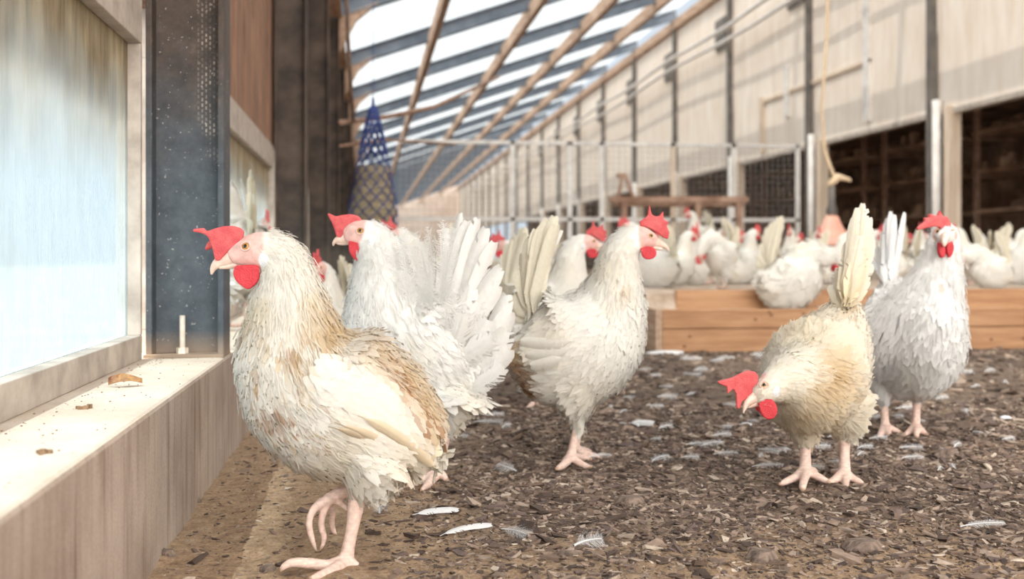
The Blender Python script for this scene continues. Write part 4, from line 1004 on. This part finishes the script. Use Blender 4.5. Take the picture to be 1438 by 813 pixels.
# ---- hen bending down, facing the camera's left
hd4 = Vector((-.35, -1, 0)).normalized()
hen4 = dict(seed=14, base=np.array((.84, .79, .69)), face=(1072, 545, -.132, 20), legtop=608, legr=11, side=side_h(hd4.x, hd4.y),
  spine=[(1192, 432, .12, 12, 10), (1186, 446, .105, 34, 28), (1176, 472, .085, 54, 46), (1160, 502, .05, 68, 62), (1142, 528, .0, 76, 70), (1128, 540, -.045, 64, 60), (1114, 538, -.085, 46, 44), (1102, 536, -.11, 33, 32),
         (1090, 540, -.125, 25, 23), (1078, 547, -.14, 19, 17), (1067, 554, -.15, 14, 12), (1060, 559, -.155, 9, 8)],
  thighs=[[(1128, 575, .0, 40), (1130, 598, .0, 26), (1130, 618, .0, 12)], [(1180, 565, .04, 42), (1186, 592, .04, 28), (1187, 612, .04, 12)]],
  legs=[[(1130, 606, 0, 10), (1131, 635, 0, 7.5), (1131, 660, 0, 9)],
        [(1131, 660, 0, 9), (1117, 670, -.03, 6), (1104, 676, -.05, 5), (1093, 681, -.06, 2)],
        [(1131, 661, 0, 9), (1129, 674, -.05, 6), (1127, 684, -.08, 5), (1127, 690, -.09, 2)],
        [(1131, 660, 0, 8), (1146, 668, -.02, 6), (1158, 674, -.03, 4.6), (1166, 678, -.04, 2)],
        [(1132, 660, 0, 7), (1142, 660, .03, 4.5), (1148, 662, .05, 2)],
        [(1186, 604, .04, 10), (1186, 635, .04, 7.5), (1186, 664, .03, 9)],
        [(1186, 664, .03, 9), (1172, 674, .0, 6), (1163, 678, -.01, 4.5), (1156, 683, -.02, 2)],
        [(1186, 665, .03, 9), (1187, 677, -.01, 6), (1188, 686, -.04, 4), (1189, 690, -.05, 2)],
        [(1187, 665, .03, 8), (1198, 672, .01, 5.5), (1208, 677, 0, 4.5), (1214, 680, 0, 2)],
        [(1185, 663, .03, 7), (1174, 662, .06, 4.5), (1166, 660, .08, 2)]],
  stains=[(1100, 470, 26, .5, CREAM), (1150, 495, 24, .5, TAN), (1165, 525, 34, .65, TAN), (1150, 550, 26, .75, TAN), (1180, 480, 40, .4, CREAM), (1140, 590, 60, .75, CREAM), (1120, 460, 36, .6, CREAM), (1150, 450, 40, .5, CREAM), (1175, 510, 30, .5, TAN), (1185, 545, 34, .5, TAN), (1160, 575, 40, .4, TAN), (1200, 560, 40, .35, CREAM), (1092, 505, 34, -.0, COLD), (1190, 440, 18, .5, TAN), (1115, 580, 30, .4, TAN)],
  wings=[dict(line=[(1112, 500, 22), (1145, 500, 30), (1175, 490, 30), (1194, 468, 18)], bulge=.5)], bothwings=False,
  beak=([(1062, 557, -.152, 9), (1054, 562, -.16, 7), (1048, 568, -.165, 5), (1045, 575, -.168, 2.6), (1044, 580, -.17, .8)], None, [(1064, 565, -.15, 5), (1056, 569, -.158, 3.4), (1050, 572, -.16, 1.8)]),
  comb=[(1065, 528), (1060, 522), (1050, 520), (1040, 524), (1028, 530), (1007, 535.5), (1009, 538.5), (1020, 543), (1021, 553), (1029, 546), (1033, 552), (1034, 573), (1038, 574), (1042, 563), (1049, 560), (1056, 550), (1063, 538)],
  combth=7, combdd=-.15, combslope=.35,
  wattles=[[(1064, 566), (1074, 560), (1084, 561), (1091, 572), (1089, 584), (1079, 589), (1069, 582)], [(1060, 568), (1066, 566), (1068, 572), (1067, 578), (1062, 576)]], wattledd=(-.158, -.12), watth=7,
  lobe=(1091, 550, 7, 8), eyes=[(1073, 541, 5.2, False), (1073, 541, 5.2, True)])
hen4['tail'] = fan((1188, 432), [(1212, 284, 15), (1216, 292, 18), (1221, 304, 18), (1223, 318, 18), (1224, 335, 20), (1204, 290, 14), (1222, 350, 20), (1200, 305, 18), (1192, 340, 20), (1222, 370, 20), (1182, 370, 22), (1176, 385, 24), (1190, 360, 24), (1208, 330, 24), (1212, 350, 24), (1215, 390, 24), (1200, 350, 26), (1196, 380, 28), (1210, 400, 24), (1170, 400, 22)], 20, .15, .10, .14, .0)
hen4['tail'] = [q + (np.array((.70, .58, .38))*(.9 + .2*(i_ % 3)/2), np.array((.84, .80, .70))) for i_, q in enumerate(hen4['tail'])]
hen4['tailn'] = (.5, .85, -.1)

# ---- white hen walking towards the camera at the right
hen5 = dict(seed=15, base=np.array((.85, .85, .84)), face=(1327, 330, -.135, 15), legtop=560, legr=10, side=side_h(.25, -1),
  spine=[(1246, 404, .17, 10, 10), (1250, 416, .15, 30, 26), (1258, 440, .11, 55, 44), (1268, 466, .06, 74, 54), (1280, 478, .0, 82, 62), (1292, 462, -.05, 72, 58), (1303, 432, -.085, 56, 46), (1314, 400, -.10, 38, 36), (1321, 372, -.11, 29, 27),
         (1325, 348, -.118, 23, 21), (1327, 332, -.125, 19, 18), (1327, 331, -.145, 14, 13), (1327, 334, -.16, 9, 8)],
  thighs=[[(1248, 520, .02, 36), (1243, 545, .02, 20), (1241, 560, .02, 10)], [(1290, 520, .0, 38), (1289, 545, .0, 20), (1288, 560, 0, 10)]],
  legs=[[(1241, 550, .02, 8), (1242, 575, .02, 5.5), (1243, 598, .02, 6.5)],
        [(1243, 598, .02, 6.5), (1237, 609, -.02, 4.5), (1232, 618, -.06, 2)], [(1243, 598, .02, 6.5), (1248, 609, -.03, 4.5), (1255, 618, -.06, 2)], [(1243, 598, .02, 6), (1256, 604, -.0, 4.5), (1268, 608, -.01, 2)], [(1243, 598, .02, 5), (1240, 600, .06, 2)],
        [(1288, 550, 0, 8), (1287, 575, 0, 5.5), (1286, 598, 0, 6.5)],
        [(1286, 598, 0, 6.5), (1276, 607, -.02, 4.5), (1268, 612, -.04, 2)], [(1286, 599, 0, 6.5), (1287, 608, -.04, 4.5), (1288, 616, -.07, 2)], [(1286, 598, 0, 6.5), (1296, 606, -.03, 4.5), (1303, 612, -.05, 2)], [(1286, 598, 0, 5), (1288, 599, .04, 2)]],
  stains=[(1290, 510, 30, .3, CREAM*.7), (1322, 400, 4, .4, TAN), (1295, 545, 30, .25, CREAM)],
  wings=[dict(line=[(1262, 430, 20), (1244, 462, 30), (1234, 492, 26), (1232, 515, 12)], bulge=1.0)], bothwings=False,
  beak=([(1327, 333, -.16, 8), (1327, 336, -.172, 6), (1326, 341, -.182, 4), (1326, 346, -.188, 1.6)], None, [(1327, 341, -.16, 4), (1326.5, 344, -.17, 2.4)]),
  comb=[(1334, 328), (1335, 316), (1332, 308), (1328, 303), (1325, 306), (1319, 295), (1315, 304), (1311, 302), (1303, 300), (1304, 307), (1296, 305), (1298, 311), (1287, 320), (1288, 323.5), (1302, 320), (1312, 318), (1319, 319), (1322, 328), (1328, 333)],
  combth=8, combdd=-.15,
  wattles=[[(1317, 340), (1323, 342), (1327, 350), (1326, 360), (1321, 362), (1317, 354)], [(1328, 342), (1335, 338), (1339, 347), (1336, 358), (1331, 362), (1328, 352)]], wattledd=(-.155, -.155), watth=8,
  eyes=[(1317, 325, 3, False, tuple(-FW - RT*.8)), (1337, 325, 3, False, tuple(-FW + RT*.8))])
hen5['tail'] = fan((1248, 412), [(1233, 345, 14), (1240, 325, 14), (1247, 306, 14), (1252, 296, 14), (1256, 300, 12), (1271, 297, 11), (1266, 320, 14), (1226, 365, 14), (1260, 340, 16)], 14, .22, .18, .12, .0)

def foot(mp, px, py, dd=0):
    p = mp.P(px, py, dd); return (p.x, p.y, 0)
HERO = [
 (hen1, 1.50, (487, 790, -.03), 'large cream hen nearest the camera, one foot raised, beside the concrete plinth', .0022, 5200, 1.0),
 (hen2, 2.05, (612, 666, -.02), 'white hen with a huge ruffled upright tail, just behind the front hen', .0026, 3200, 1.0),
 (hen3, 2.20, (802, 640, -.02), 'white hen in side view facing right, brown stain under its tail', .0028, 3000, 1.0),
 (hen4, 2.02, (1158, 662, 0), 'yellowish hen bending its head down to the left, tail straight up', .0026, 3200, 1.0),
 (hen5, 2.55, (1265, 600, 0), 'clean white hen walking towards the camera at the far right', .0030, 2600, 1.0)]
for sp, d, fp, lab, vx, nf_, fs_ in HERO:
    mp_ = CamMap(d); make_hen(sp, mp_, foot(mp_, *fp), lab, None, vx, nf_, fs_)

# ---- templates for the other hens: same bird in three poses, in its own metres
def shift_spec(spec, f):
    """apply f(px,py)->(px,py) to every place of a spec"""
    import copy
    s_ = copy.deepcopy(spec); g = lambda a: (f(a[0], a[1]) + tuple(a[2:]))
    s_['spine'] = [g(a) for a in spec['spine']]; s_['face'] = g(spec['face'])
    s_['comb'] = [f(*a) for a in spec['comb']]; s_['wattles'] = [[f(*a) for a in w_] for w_ in spec['wattles']]
    s_['beak'] = ([g(a) for a in spec['beak'][0]], None, [g(a) for a in spec['beak'][2]])
    s_['eyes'] = [g(a) for a in spec['eyes']]; s_['lobe'] = g(spec['lobe']); return s_
base_spec = dict(hen3); base_spec['stains'] = [(760, 505, 40, .3, CREAM), (860, 380, 40, .3, CREAM)]; base_spec['wings'] = [dict(hen3['wings'][0], quills=hen3['wings'][0]['quills'][:2])]
stand = dict(base_spec)
def peckf(x, y):                       # swing neck and head forward and down
    ang = 1.75*min(1, max(0, (435 - y)/75)); cxp, cyp = 858, 430
    dx, dy = x - cxp, y - cyp; c_, s_ = math.cos(ang), math.sin(ang)
    return (cxp + dx*c_ - dy*s_, cyp + dx*s_ + dy*c_)
peck = shift_spec(base_spec, lambda x, y: peckf(x, y) if y < 436 and x > 840 else (x, y))
sit = dict(base_spec); sit['legs'] = []; sit['thighs'] = []; sit['wings'] = base_spec['wings']
TPL = {}
def template(kind, spec, oy):
    mp_ = FlatMap(.001375, 805, oy)
    TPL[kind] = make_hen(spec, mp_, (0, 0, 0), None, None, .0045, 800, 1.55)
low_ = lambda x, y: (lambda a: (858 + (x-858)*math.cos(a) - (y-430)*math.sin(a), 430 + (x-858)*math.sin(a) + (y-430)*math.cos(a)))(1.2*min(1, max(0, (440 - y)/60)))
lying = shift_spec(sit, lambda x, y: low_(x, y) if y < 441 and x > 840 else (x, y))
template('stand', stand, 652); template('lying', lying, 566); template('peck', peck, 652); template('sit', sit, 566)
used = set()
def place_hen(kind, loc, heading, label, group=None, scale=1.0):
    r0 = TPL[kind]
    if kind not in used: r = r0; used.add(kind)
    else:
        r = r0.copy(); C.objects.link(r)
        for ch in r0.children:
            c_ = ch.copy(); C.objects.link(c_); c_.parent = r
            for g in ch.children:
                e_ = g.copy(); C.objects.link(e_); e_.parent = c_
    r.location = loc; r.rotation_euler = (0, 0, heading); r.scale = (scale,)*3
    r['label'] = label; r['category'] = 'hen'
    if group: r['group'] = group
    elif 'group' in r: del r['group']
    return r
D = math.radians
def by_px(px, d, z): return on_ground(px, d, z)
# heading 0 = facing right across the hall, 180 = left, -90 = towards the camera, 90 = away
place_hen('stand', by_px(757, 3.1, 0), D(-14), 'hen whose bright red head looks right, just behind the side-view hen', None, 1.0)
place_hen('stand', by_px(757, 4.2, 0), D(170), 'blurred hen facing left between the ruffled tail and the side-view hen', None, 1.0)
place_hen('stand', by_px(476, 3.1, 0), D(-115), 'blurred hen turned towards the camera between the two leading hens', None, .84)
place_hen('stand', by_px(618, 3.6, 0), D(180), 'hen hidden behind the ruffled tail, only its red comb showing', None, 1.06)
place_hen('stand', on_ground(338, 3.0, .206), D(122), 'white hen on the plinth behind the nearest column, only its tail raised into view', None, .88)
place_hen('stand', Vector((-.36, 3.9, .206)), D(-70), 'blurred hen farther along the plinth beside the second window', None, .7)
g1 = 'hens on the dust bath box'
zt_ = .235
for kind, px, d, hd, lab, sc in [
  ('lying', 1108, 5.0, 4, 'large blurred white hen lying along the front edge of the box, facing right', 1.12),
  ('peck', 1012, 5.6, -150, 'hen pecking beside the front edge of the box, red comb near the boards', .75),
  ('sit', 918, 5.9, 170, 'plump white hen right behind the side-view hen\'s breast', 1.0),
  ('sit', 946, 6.3, 20, None, .9), ('sit', 975, 6.6, -100, None, .95), ('stand', 1000, 6.9, -60, None, .72), ('sit', 1040, 6.6, 30, None, .95), ('sit', 1072, 7.2, 160, None, .9),
  ('stand', 1112, 6.8, -120, 'hen with drooping red comb behind the one lying on the box edge', .72),
  ('stand', 1142, 6.2, -95, 'hen facing the camera with dark red face, under the bell drinker\'s left side', .66),
  ('sit', 1168, 6.8, 10, None, .9), ('sit', 1205, 7.0, -40, None, .95), ('stand', 1238, 7.4, 200, None, .72), ('sit', 1262, 6.6, 100, None, .95), ('sit', 1290, 7.1, 60, None, 1.0),
  ('stand', 1362, 6.5, 190, 'hen with pink face turned left, just right of the walking white hen', .72),
  ('lying', 1392, 5.9, 175, 'hen on the box leaning left with raised tail near the right edge', .82),
  ('sit', 1425, 6.6, 0, None, 1.0), ('stand', 1418, 7.4, -30, None, .75), ('sit', 1340, 7.6, 120, None, .95), ('sit', 1385, 7.8, 80, None, .95),
  ('sit', 905, 7.4, 40, None, .9), ('sit', 1030, 7.9, 200, None, .9), ('sit', 1100, 8.1, 10, None, .9), ('stand', 1172, 8.4, 150, None, .7), ('sit', 1248, 8.2, -20, None, .9), ('stand', 1312, 8.4, -160, None, .72), ('sit', 1432, 8.2, 170, None, .95)]:
    place_hen(kind, by_px(px, d, zt_ if d > 5.3 else .172), D(hd), lab or 'blurred white hen resting among the flock on the dust bath box', g1 if lab is None else None, sc)
place_hen('sit', on_ground(985, d0, .455), D(200), 'hen perched alone on the lower rail of the brown rack', None, 1.0)
for px, d, hd in ((620, 8.5, 30), (660, 9.5, 190), (560, 7.5, -60), (700, 8.0, 60), (590, 10.5, 120), (760, 9, 10), (740, 11, 200)):
    place_hen('stand', by_px(px, d, 0), D(hd), 'blurred hen on the litter far behind the ruffled tail', 'hens far down the litter floor', .85)
# ------------------------------------------------------------------ litter and shed feathers
def chips(name, n, xr, dr, size, seed, keep):
    r = np.random.default_rng(seed)
    u = r.random(n); d = np.sqrt(dr[0]**2 + u*(dr[1]**2 - dr[0]**2))           # even over the ground
    a = YAW + np.arctan((r.uniform(xr[0], xr[1], n) - CX)/FPX)
    x = d/np.cos(a - YAW)*np.sin(a); y = d/np.cos(a - YAW)*np.cos(a)
    k = keep(x, y, r) & (x > LX + .015) & (y < BY0 + 8) & ~((x > BX0 - .04) & (y > BY0 - .015))
    x, y = x[k], y[k]; n = len(x)
    L = size*np.exp(r.normal(0, .45, n)); L = np.minimum(L, size*3.2); Wd = L*r.uniform(.25, .62, n); H = L*r.uniform(.06, .22, n)
    B = np.array([(-1,-1,-1),(1,-1,-1),(1,1,-1),(-1,1,-1),(-1,-1,1),(1,-1,1),(1,1,1),(-1,1,1)], float)
    V = B[None].repeat(n, 0)*(1 + r.normal(0, .22, (n, 8, 3)))
    V[:, :, 1] *= np.where(B[None, :, 0] > 0, r.uniform(.35, 1, n)[:, None], 1)
    V *= np.stack([L, Wd, H], -1)[:, None, :]/2
    yaw = r.uniform(0, 2*np.pi, n); pt = r.normal(0, .22, n); rl = r.normal(0, .25, n)
    c, s_ = np.cos(pt), np.sin(pt); X, Z = V[..., 0]*c[:, None] + V[..., 2]*s_[:, None], -V[..., 0]*s_[:, None] + V[..., 2]*c[:, None]; V[..., 0], V[..., 2] = X, Z
    c, s_ = np.cos(rl), np.sin(rl); Y_, Z = V[..., 1]*c[:, None] - V[..., 2]*s_[:, None], V[..., 1]*s_[:, None] + V[..., 2]*c[:, None]; V[..., 1], V[..., 2] = Y_, Z
    c, s_ = np.cos(yaw), np.sin(yaw); X, Y_ = V[..., 0]*c[:, None] - V[..., 1]*s_[:, None], V[..., 0]*s_[:, None] + V[..., 1]*c[:, None]; V[..., 0], V[..., 1] = X, Y_
    V += np.stack([x, y, ground_h(x, y) + H*.35], -1)[:, None, :]
    q = np.array([(0,3,2,1),(4,5,6,7),(0,1,5,4),(1,2,6,5),(2,3,7,6),(3,0,4,7)])
    Q = (q[None] + (np.arange(n)*8)[:, None, None]).reshape(-1, 4)
    pal = np.array([(.085, .056, .042), (.18, .122, .09), (.29, .21, .16), (.42, .325, .255), (.15, .105, .09), (.56, .46, .37)])
    cc = pal[r.choice(6, n, p=[.22, .27, .22, .12, .12, .05])]*r.uniform(.8, 1.25, n)[:, None]
    o = np_mesh(name, V.reshape(-1, 3), Q, M['chip'], np.repeat(cc, 8, 0), smooth=False); o['kind'] = 'stuff'
    return o
def dens(x, y, r):
    f = vnoise(x, y, 3.1)*.5 + .5
    p = np.clip((x + .02)/.30, .03, 1)*np.clip((np.hypot(x, y) - 1.25)/.55 + .30, .2, 1)*(.45 + .6*f)
    return r.random(len(x)) < p
o = chips('bark_litter', 52000, (0, 1500), (1.25, 3.1), .0100, 21, dens); o['label'] = 'dark brown bark chips covering the ground around the nearest hens'; o['category'] = 'bark litter'
o = chips('coarse_litter', 20000, (0, 1560), (2.6, 6.0), .017, 22, dens); o['label'] = 'darker coarse bark chips farther back towards the dust bath box'; o['category'] = 'bark litter'
o = chips('fine_litter', 26000, (150, 1500), (1.2, 2.4), .0045, 23, lambda x, y, r: r.random(len(x)) < np.clip(.35 + (x)/.3, .25, 1)); o['label'] = 'fine crumbs of soil and bark in the foreground'; o['category'] = 'litter crumbs'

def ground_feather(px, py, L, ang, curl, wd, fray, label, group=None, seed=0, col=(.84, .85, .86)):
    p = ground_at(px, py); s_ = (FPX*CAMZ/(py - HY))/FPX; L = L*s_; p.z = ground_h(p.x, p.y) + .006
    u = RT*math.cos(ang) + FW*math.sin(ang); v = -RT*math.sin(ang) + FW*math.cos(ang)
    f = Feathers(); a = p - u*L/2; b = p + u*L/2; c = p + v*curl*L + UP*.006
    n_ = (UP*.8 - FW*.75 + RT*random.uniform(-.3, .3)).normalized()
    b = b + UP*.004
    f.quill(a, c, b, wd*s_, n_, np.array(col), fray, 44, seed, start=.12, loose=fray >= .4)
    loc = (p.x, p.y, p.z)
    o = f.build('shed_feather', None, loc, M['ground_feather']); o.location = loc
    tag(o, label, 'feather', group); return o
GF = [
 (712, 662, 46, 2.2, .05, 26, .5, 'small white feather standing on the litter right of the ruffled hen\'s foot'),
 (535, 722, 40, 1.6, .10, 34, .7, 'fluffy white feather right behind the front hen\'s standing leg'),
 (612, 727, 66, .25, .12, 10, .2, 'slender curled feather lying just right of the fluffy one'),
 (655, 750, 88, .62, .18, 11, .15, 'long slim curved feather in the foreground, pointing right'),
 (722, 752, 62, -.95, .06, 30, .4, 'white feather with broad vane in the foreground, right of the long slim one'),
 (826, 768, 48, .5, .12, 44, .9, 'fluffy down feather in the foreground below the side-view hen'),
 (685, 597, 46, -.4, .30, 14, .5, 'small curled feather near the ruffled tail\'s lower edge'),
 (712, 603, 34, 1.2, .2, 24, .8, 'fluffy tuft beside the small curled feather'),
 (900, 596, 38, -.5, .03, 10, .1, 'short straight feather behind the side-view hen\'s foot'),
 (935, 603, 26, .6, .1, 22, .8, 'little downy tuft right of the short straight feather'),
 (928, 652, 48, .9, .2, 22, .6, 'ragged feather midway between the side-view hen and the bending hen'),
 (1080, 636, 46, -1.1, .1, 30, .7, 'ragged feather below the bending hen\'s head'),
 (1078, 660, 44, -.1, .1, 12, .5, 'flat feather left of the bending hen\'s foot'),
 (1000, 628, 40, .5, .2, 16, .7, 'pale feather left of the bending hen\'s comb shadow'),
 (1020, 640, 34, -.3, .2, 16, .8, 'downy feather next to the pale feather left of the bending hen'),
 (1380, 740, 66, .1, .06, 14, .4, 'flat grey-white feather near the lower right corner'),
 (930, 498, 62, .1, .05, 9, .2, 'long white feather lying in front of the box corner'),
 (1345, 628, 30, .9, .1, 18, .7, 'downy feather right of the walking white hen\'s feet'),
 (1215, 632, 26, .3, .1, 14, .7, 'small downy feather left of the walking white hen\'s foot'),
 (840, 648, 40, .2, .2, 12, .6, 'curled feather by the side-view hen\'s toes')]
for k, g in enumerate(GF): ground_feather(*g, seed=300 + k)
rg = random.Random(3); cnt = 0
while cnt < 120:
    px = rg.uniform(640, 1436); py = 497 + 170*rg.random()**1.9
    if abs(px - 800) < 60 and py < 640 and py > 580: continue
    x_ = ground_at(px, py)
    if x_.y > BY0 - .03 and x_.x > BX0: continue
    ground_feather(px, py, rg.uniform(16, 32)*(1 if py > 540 else 1.1), rg.uniform(-1.5, 1.5), rg.uniform(-.3, .3), rg.uniform(10, 22), .7,
       'small white feather scattered on the litter behind the leading hens', 'small feathers scattered over the litter', 500 + cnt)
    cnt += 1
# pale pebbles and crumbs
for px, py, L, lab in ((1048, 598, 20, 'round white pebble-like dropping left of the bending hen\'s wattle'), (1412, 588, 18, 'round pale lump on the litter near the right edge'), (560, 808, 14, 'grey stone at the bottom edge behind the front hen\'s foot')):
    p = ground_at(px, py); s_ = (CAMZ/(py - HY)); r_ = L*s_/2
    m_ = MB(); vs, fs = dome(Vector((0, 0, -.002)), UP, RT, FW, r_, r_*.75, r_*.55, 8, 16)
    rq = random.Random(px); vs = [Vector((v[0]*(1 + rq.uniform(-.09, .09)), v[1]*(1 + rq.uniform(-.09, .09)), v[2])) for v in vs]
    m_.add(vs, fs); o = m_.build('pebble', M['bell_white'] if px > 600 else M['post'], smooth=True); o.location = (p.x, p.y, ground_h(p.x, p.y)); tag(o, lab, 'pebble')
# larger bark pieces near the camera
rq = random.Random(9)
for px, py, L, W_, ang, lab in ((268, 708, 30, 12, .1, 'dark bark piece in the shade at the foot of the plinth'), (375, 797, 24, 13, .5, 'dark bark piece left of the front hen\'s outstretched toe'), (235, 782, 28, 12, -.4, 'dark bark piece low beside the plinth, near the bottom edge'),
      (1210, 770, 60, 30, .1, 'large flat bark slab at the bottom right'), (1070, 785, 44, 24, -.2, 'rounded bark piece below the bending hen, at the bottom'), (1330, 640, 46, 14, .5, 'brown bark curl right of the walking hen\'s feet'), (885, 706, 46, 20, .1, 'flat bark flake in the middle foreground'), (800, 780, 40, 8, .1, 'dark twig-like bark strip under the down feather'),
      (860, 668, 90, 7, -.1, 'thin dark stick below the side-view hen\'s foot')):
    p = ground_at(px, py); s_ = CAMZ/(py - HY); L_ = L*s_; w_ = W_*s_
    vs = []; n_ = 14
    for z_, k_ in ((-.004, 1), (.002, 1.02), (min(.012, w_*.5), .72)):
        for i in range(n_):
            a = 2*math.pi*i/n_; q = k_*(1 + rq.uniform(-.14, .14)); vs.append((L_/2*math.cos(a)*q, w_/2*1.4*math.sin(a)*q, z_ + rq.uniform(-.001, .001)))
    fs = [(j*n_+i, j*n_+(i+1) % n_, (j+1)*n_+(i+1) % n_, (j+1)*n_+i) for j in range(2) for i in range(n_)] + [tuple(range(n_ - 1, -1, -1)), tuple(2*n_ + i for i in range(n_))]
    o = MB().add(vs, fs).build('bark_piece', M['chipbig']); o.location = (p.x, p.y, ground_h(p.x, p.y) + .002); o.rotation_euler = (0, 0, ang - YAW); tag(o, lab, 'bark')
# leaf and crumbs on the plinth
p = ground_at(176, 543, .206)
lf = MB(); pts = []
for t in np.linspace(0, 1, 9):
    wv = .011*math.sin(math.pi*t)*(1 + .3*math.sin(t*17)); pts += [(-.024 + .048*t, -wv, .003 + .006*math.sin(3*t)), (-.024 + .048*t, 0, .007 + .006*math.sin(3*t)), (-.024 + .048*t, wv, .014 + .004*math.sin(4*t))]
lf.add(pts, [(3*i+j, 3*i+j+1, 3*i+j+4, 3*i+j+3) for i in range(8) for j in range(2)])
o = lf.build('dry_leaf', M['leaf']); o.location = (p.x, p.y, .2065); o.rotation_euler = (0, 0, .3); tag(o, 'curled brown dry leaf lying on the concrete plinth', 'leaf')
so = o.modifiers.new('solid', 'SOLIDIFY'); so.thickness = .0006
cr_ = MB(); rq = random.Random(4)
for k in range(170):
    x = GX + .01 + abs(rq.gauss(0, .035)) if rq.random() < .6 else rq.uniform(GX, LX - .01); y = rq.uniform(.9, 2.3)
    if x > LX - .01: continue
    q = rq.uniform(.0004, .0013); cr_.box(x, x + q*1.6, y, y + q*2, .2055, .206 + q*.9)
o = cr_.build('dust_crumbs', M['leaf2']); o['kind'] = 'stuff'; tag(o, 'brown crumbs of dirt strewn over the plinth along the window', 'dirt')
for px, py in ((62, 637), (118, 574)):
    p = ground_at(px, py, .206); m_ = MB()
    for k in range(16):
        a = rq.uniform(0, 6.28); q = rq.uniform(0, .008); z = rq.uniform(0, .0025); e = rq.uniform(.0012, .003)
        m_.box(q*math.cos(a) - e, q*math.cos(a) + e, q*math.sin(a) - e*.8, q*math.sin(a) + e*.8, 0, e + z)
    o = m_.build('dirt_clump', M['leaf2']); o.location = (p.x, p.y, .206); o['kind'] = 'stuff'
    tag(o, 'small clump of dirt on the plinth, %s' % ('nearest the camera' if py > 600 else 'beyond the nearer clump, in front of the leaf'), 'dirt')
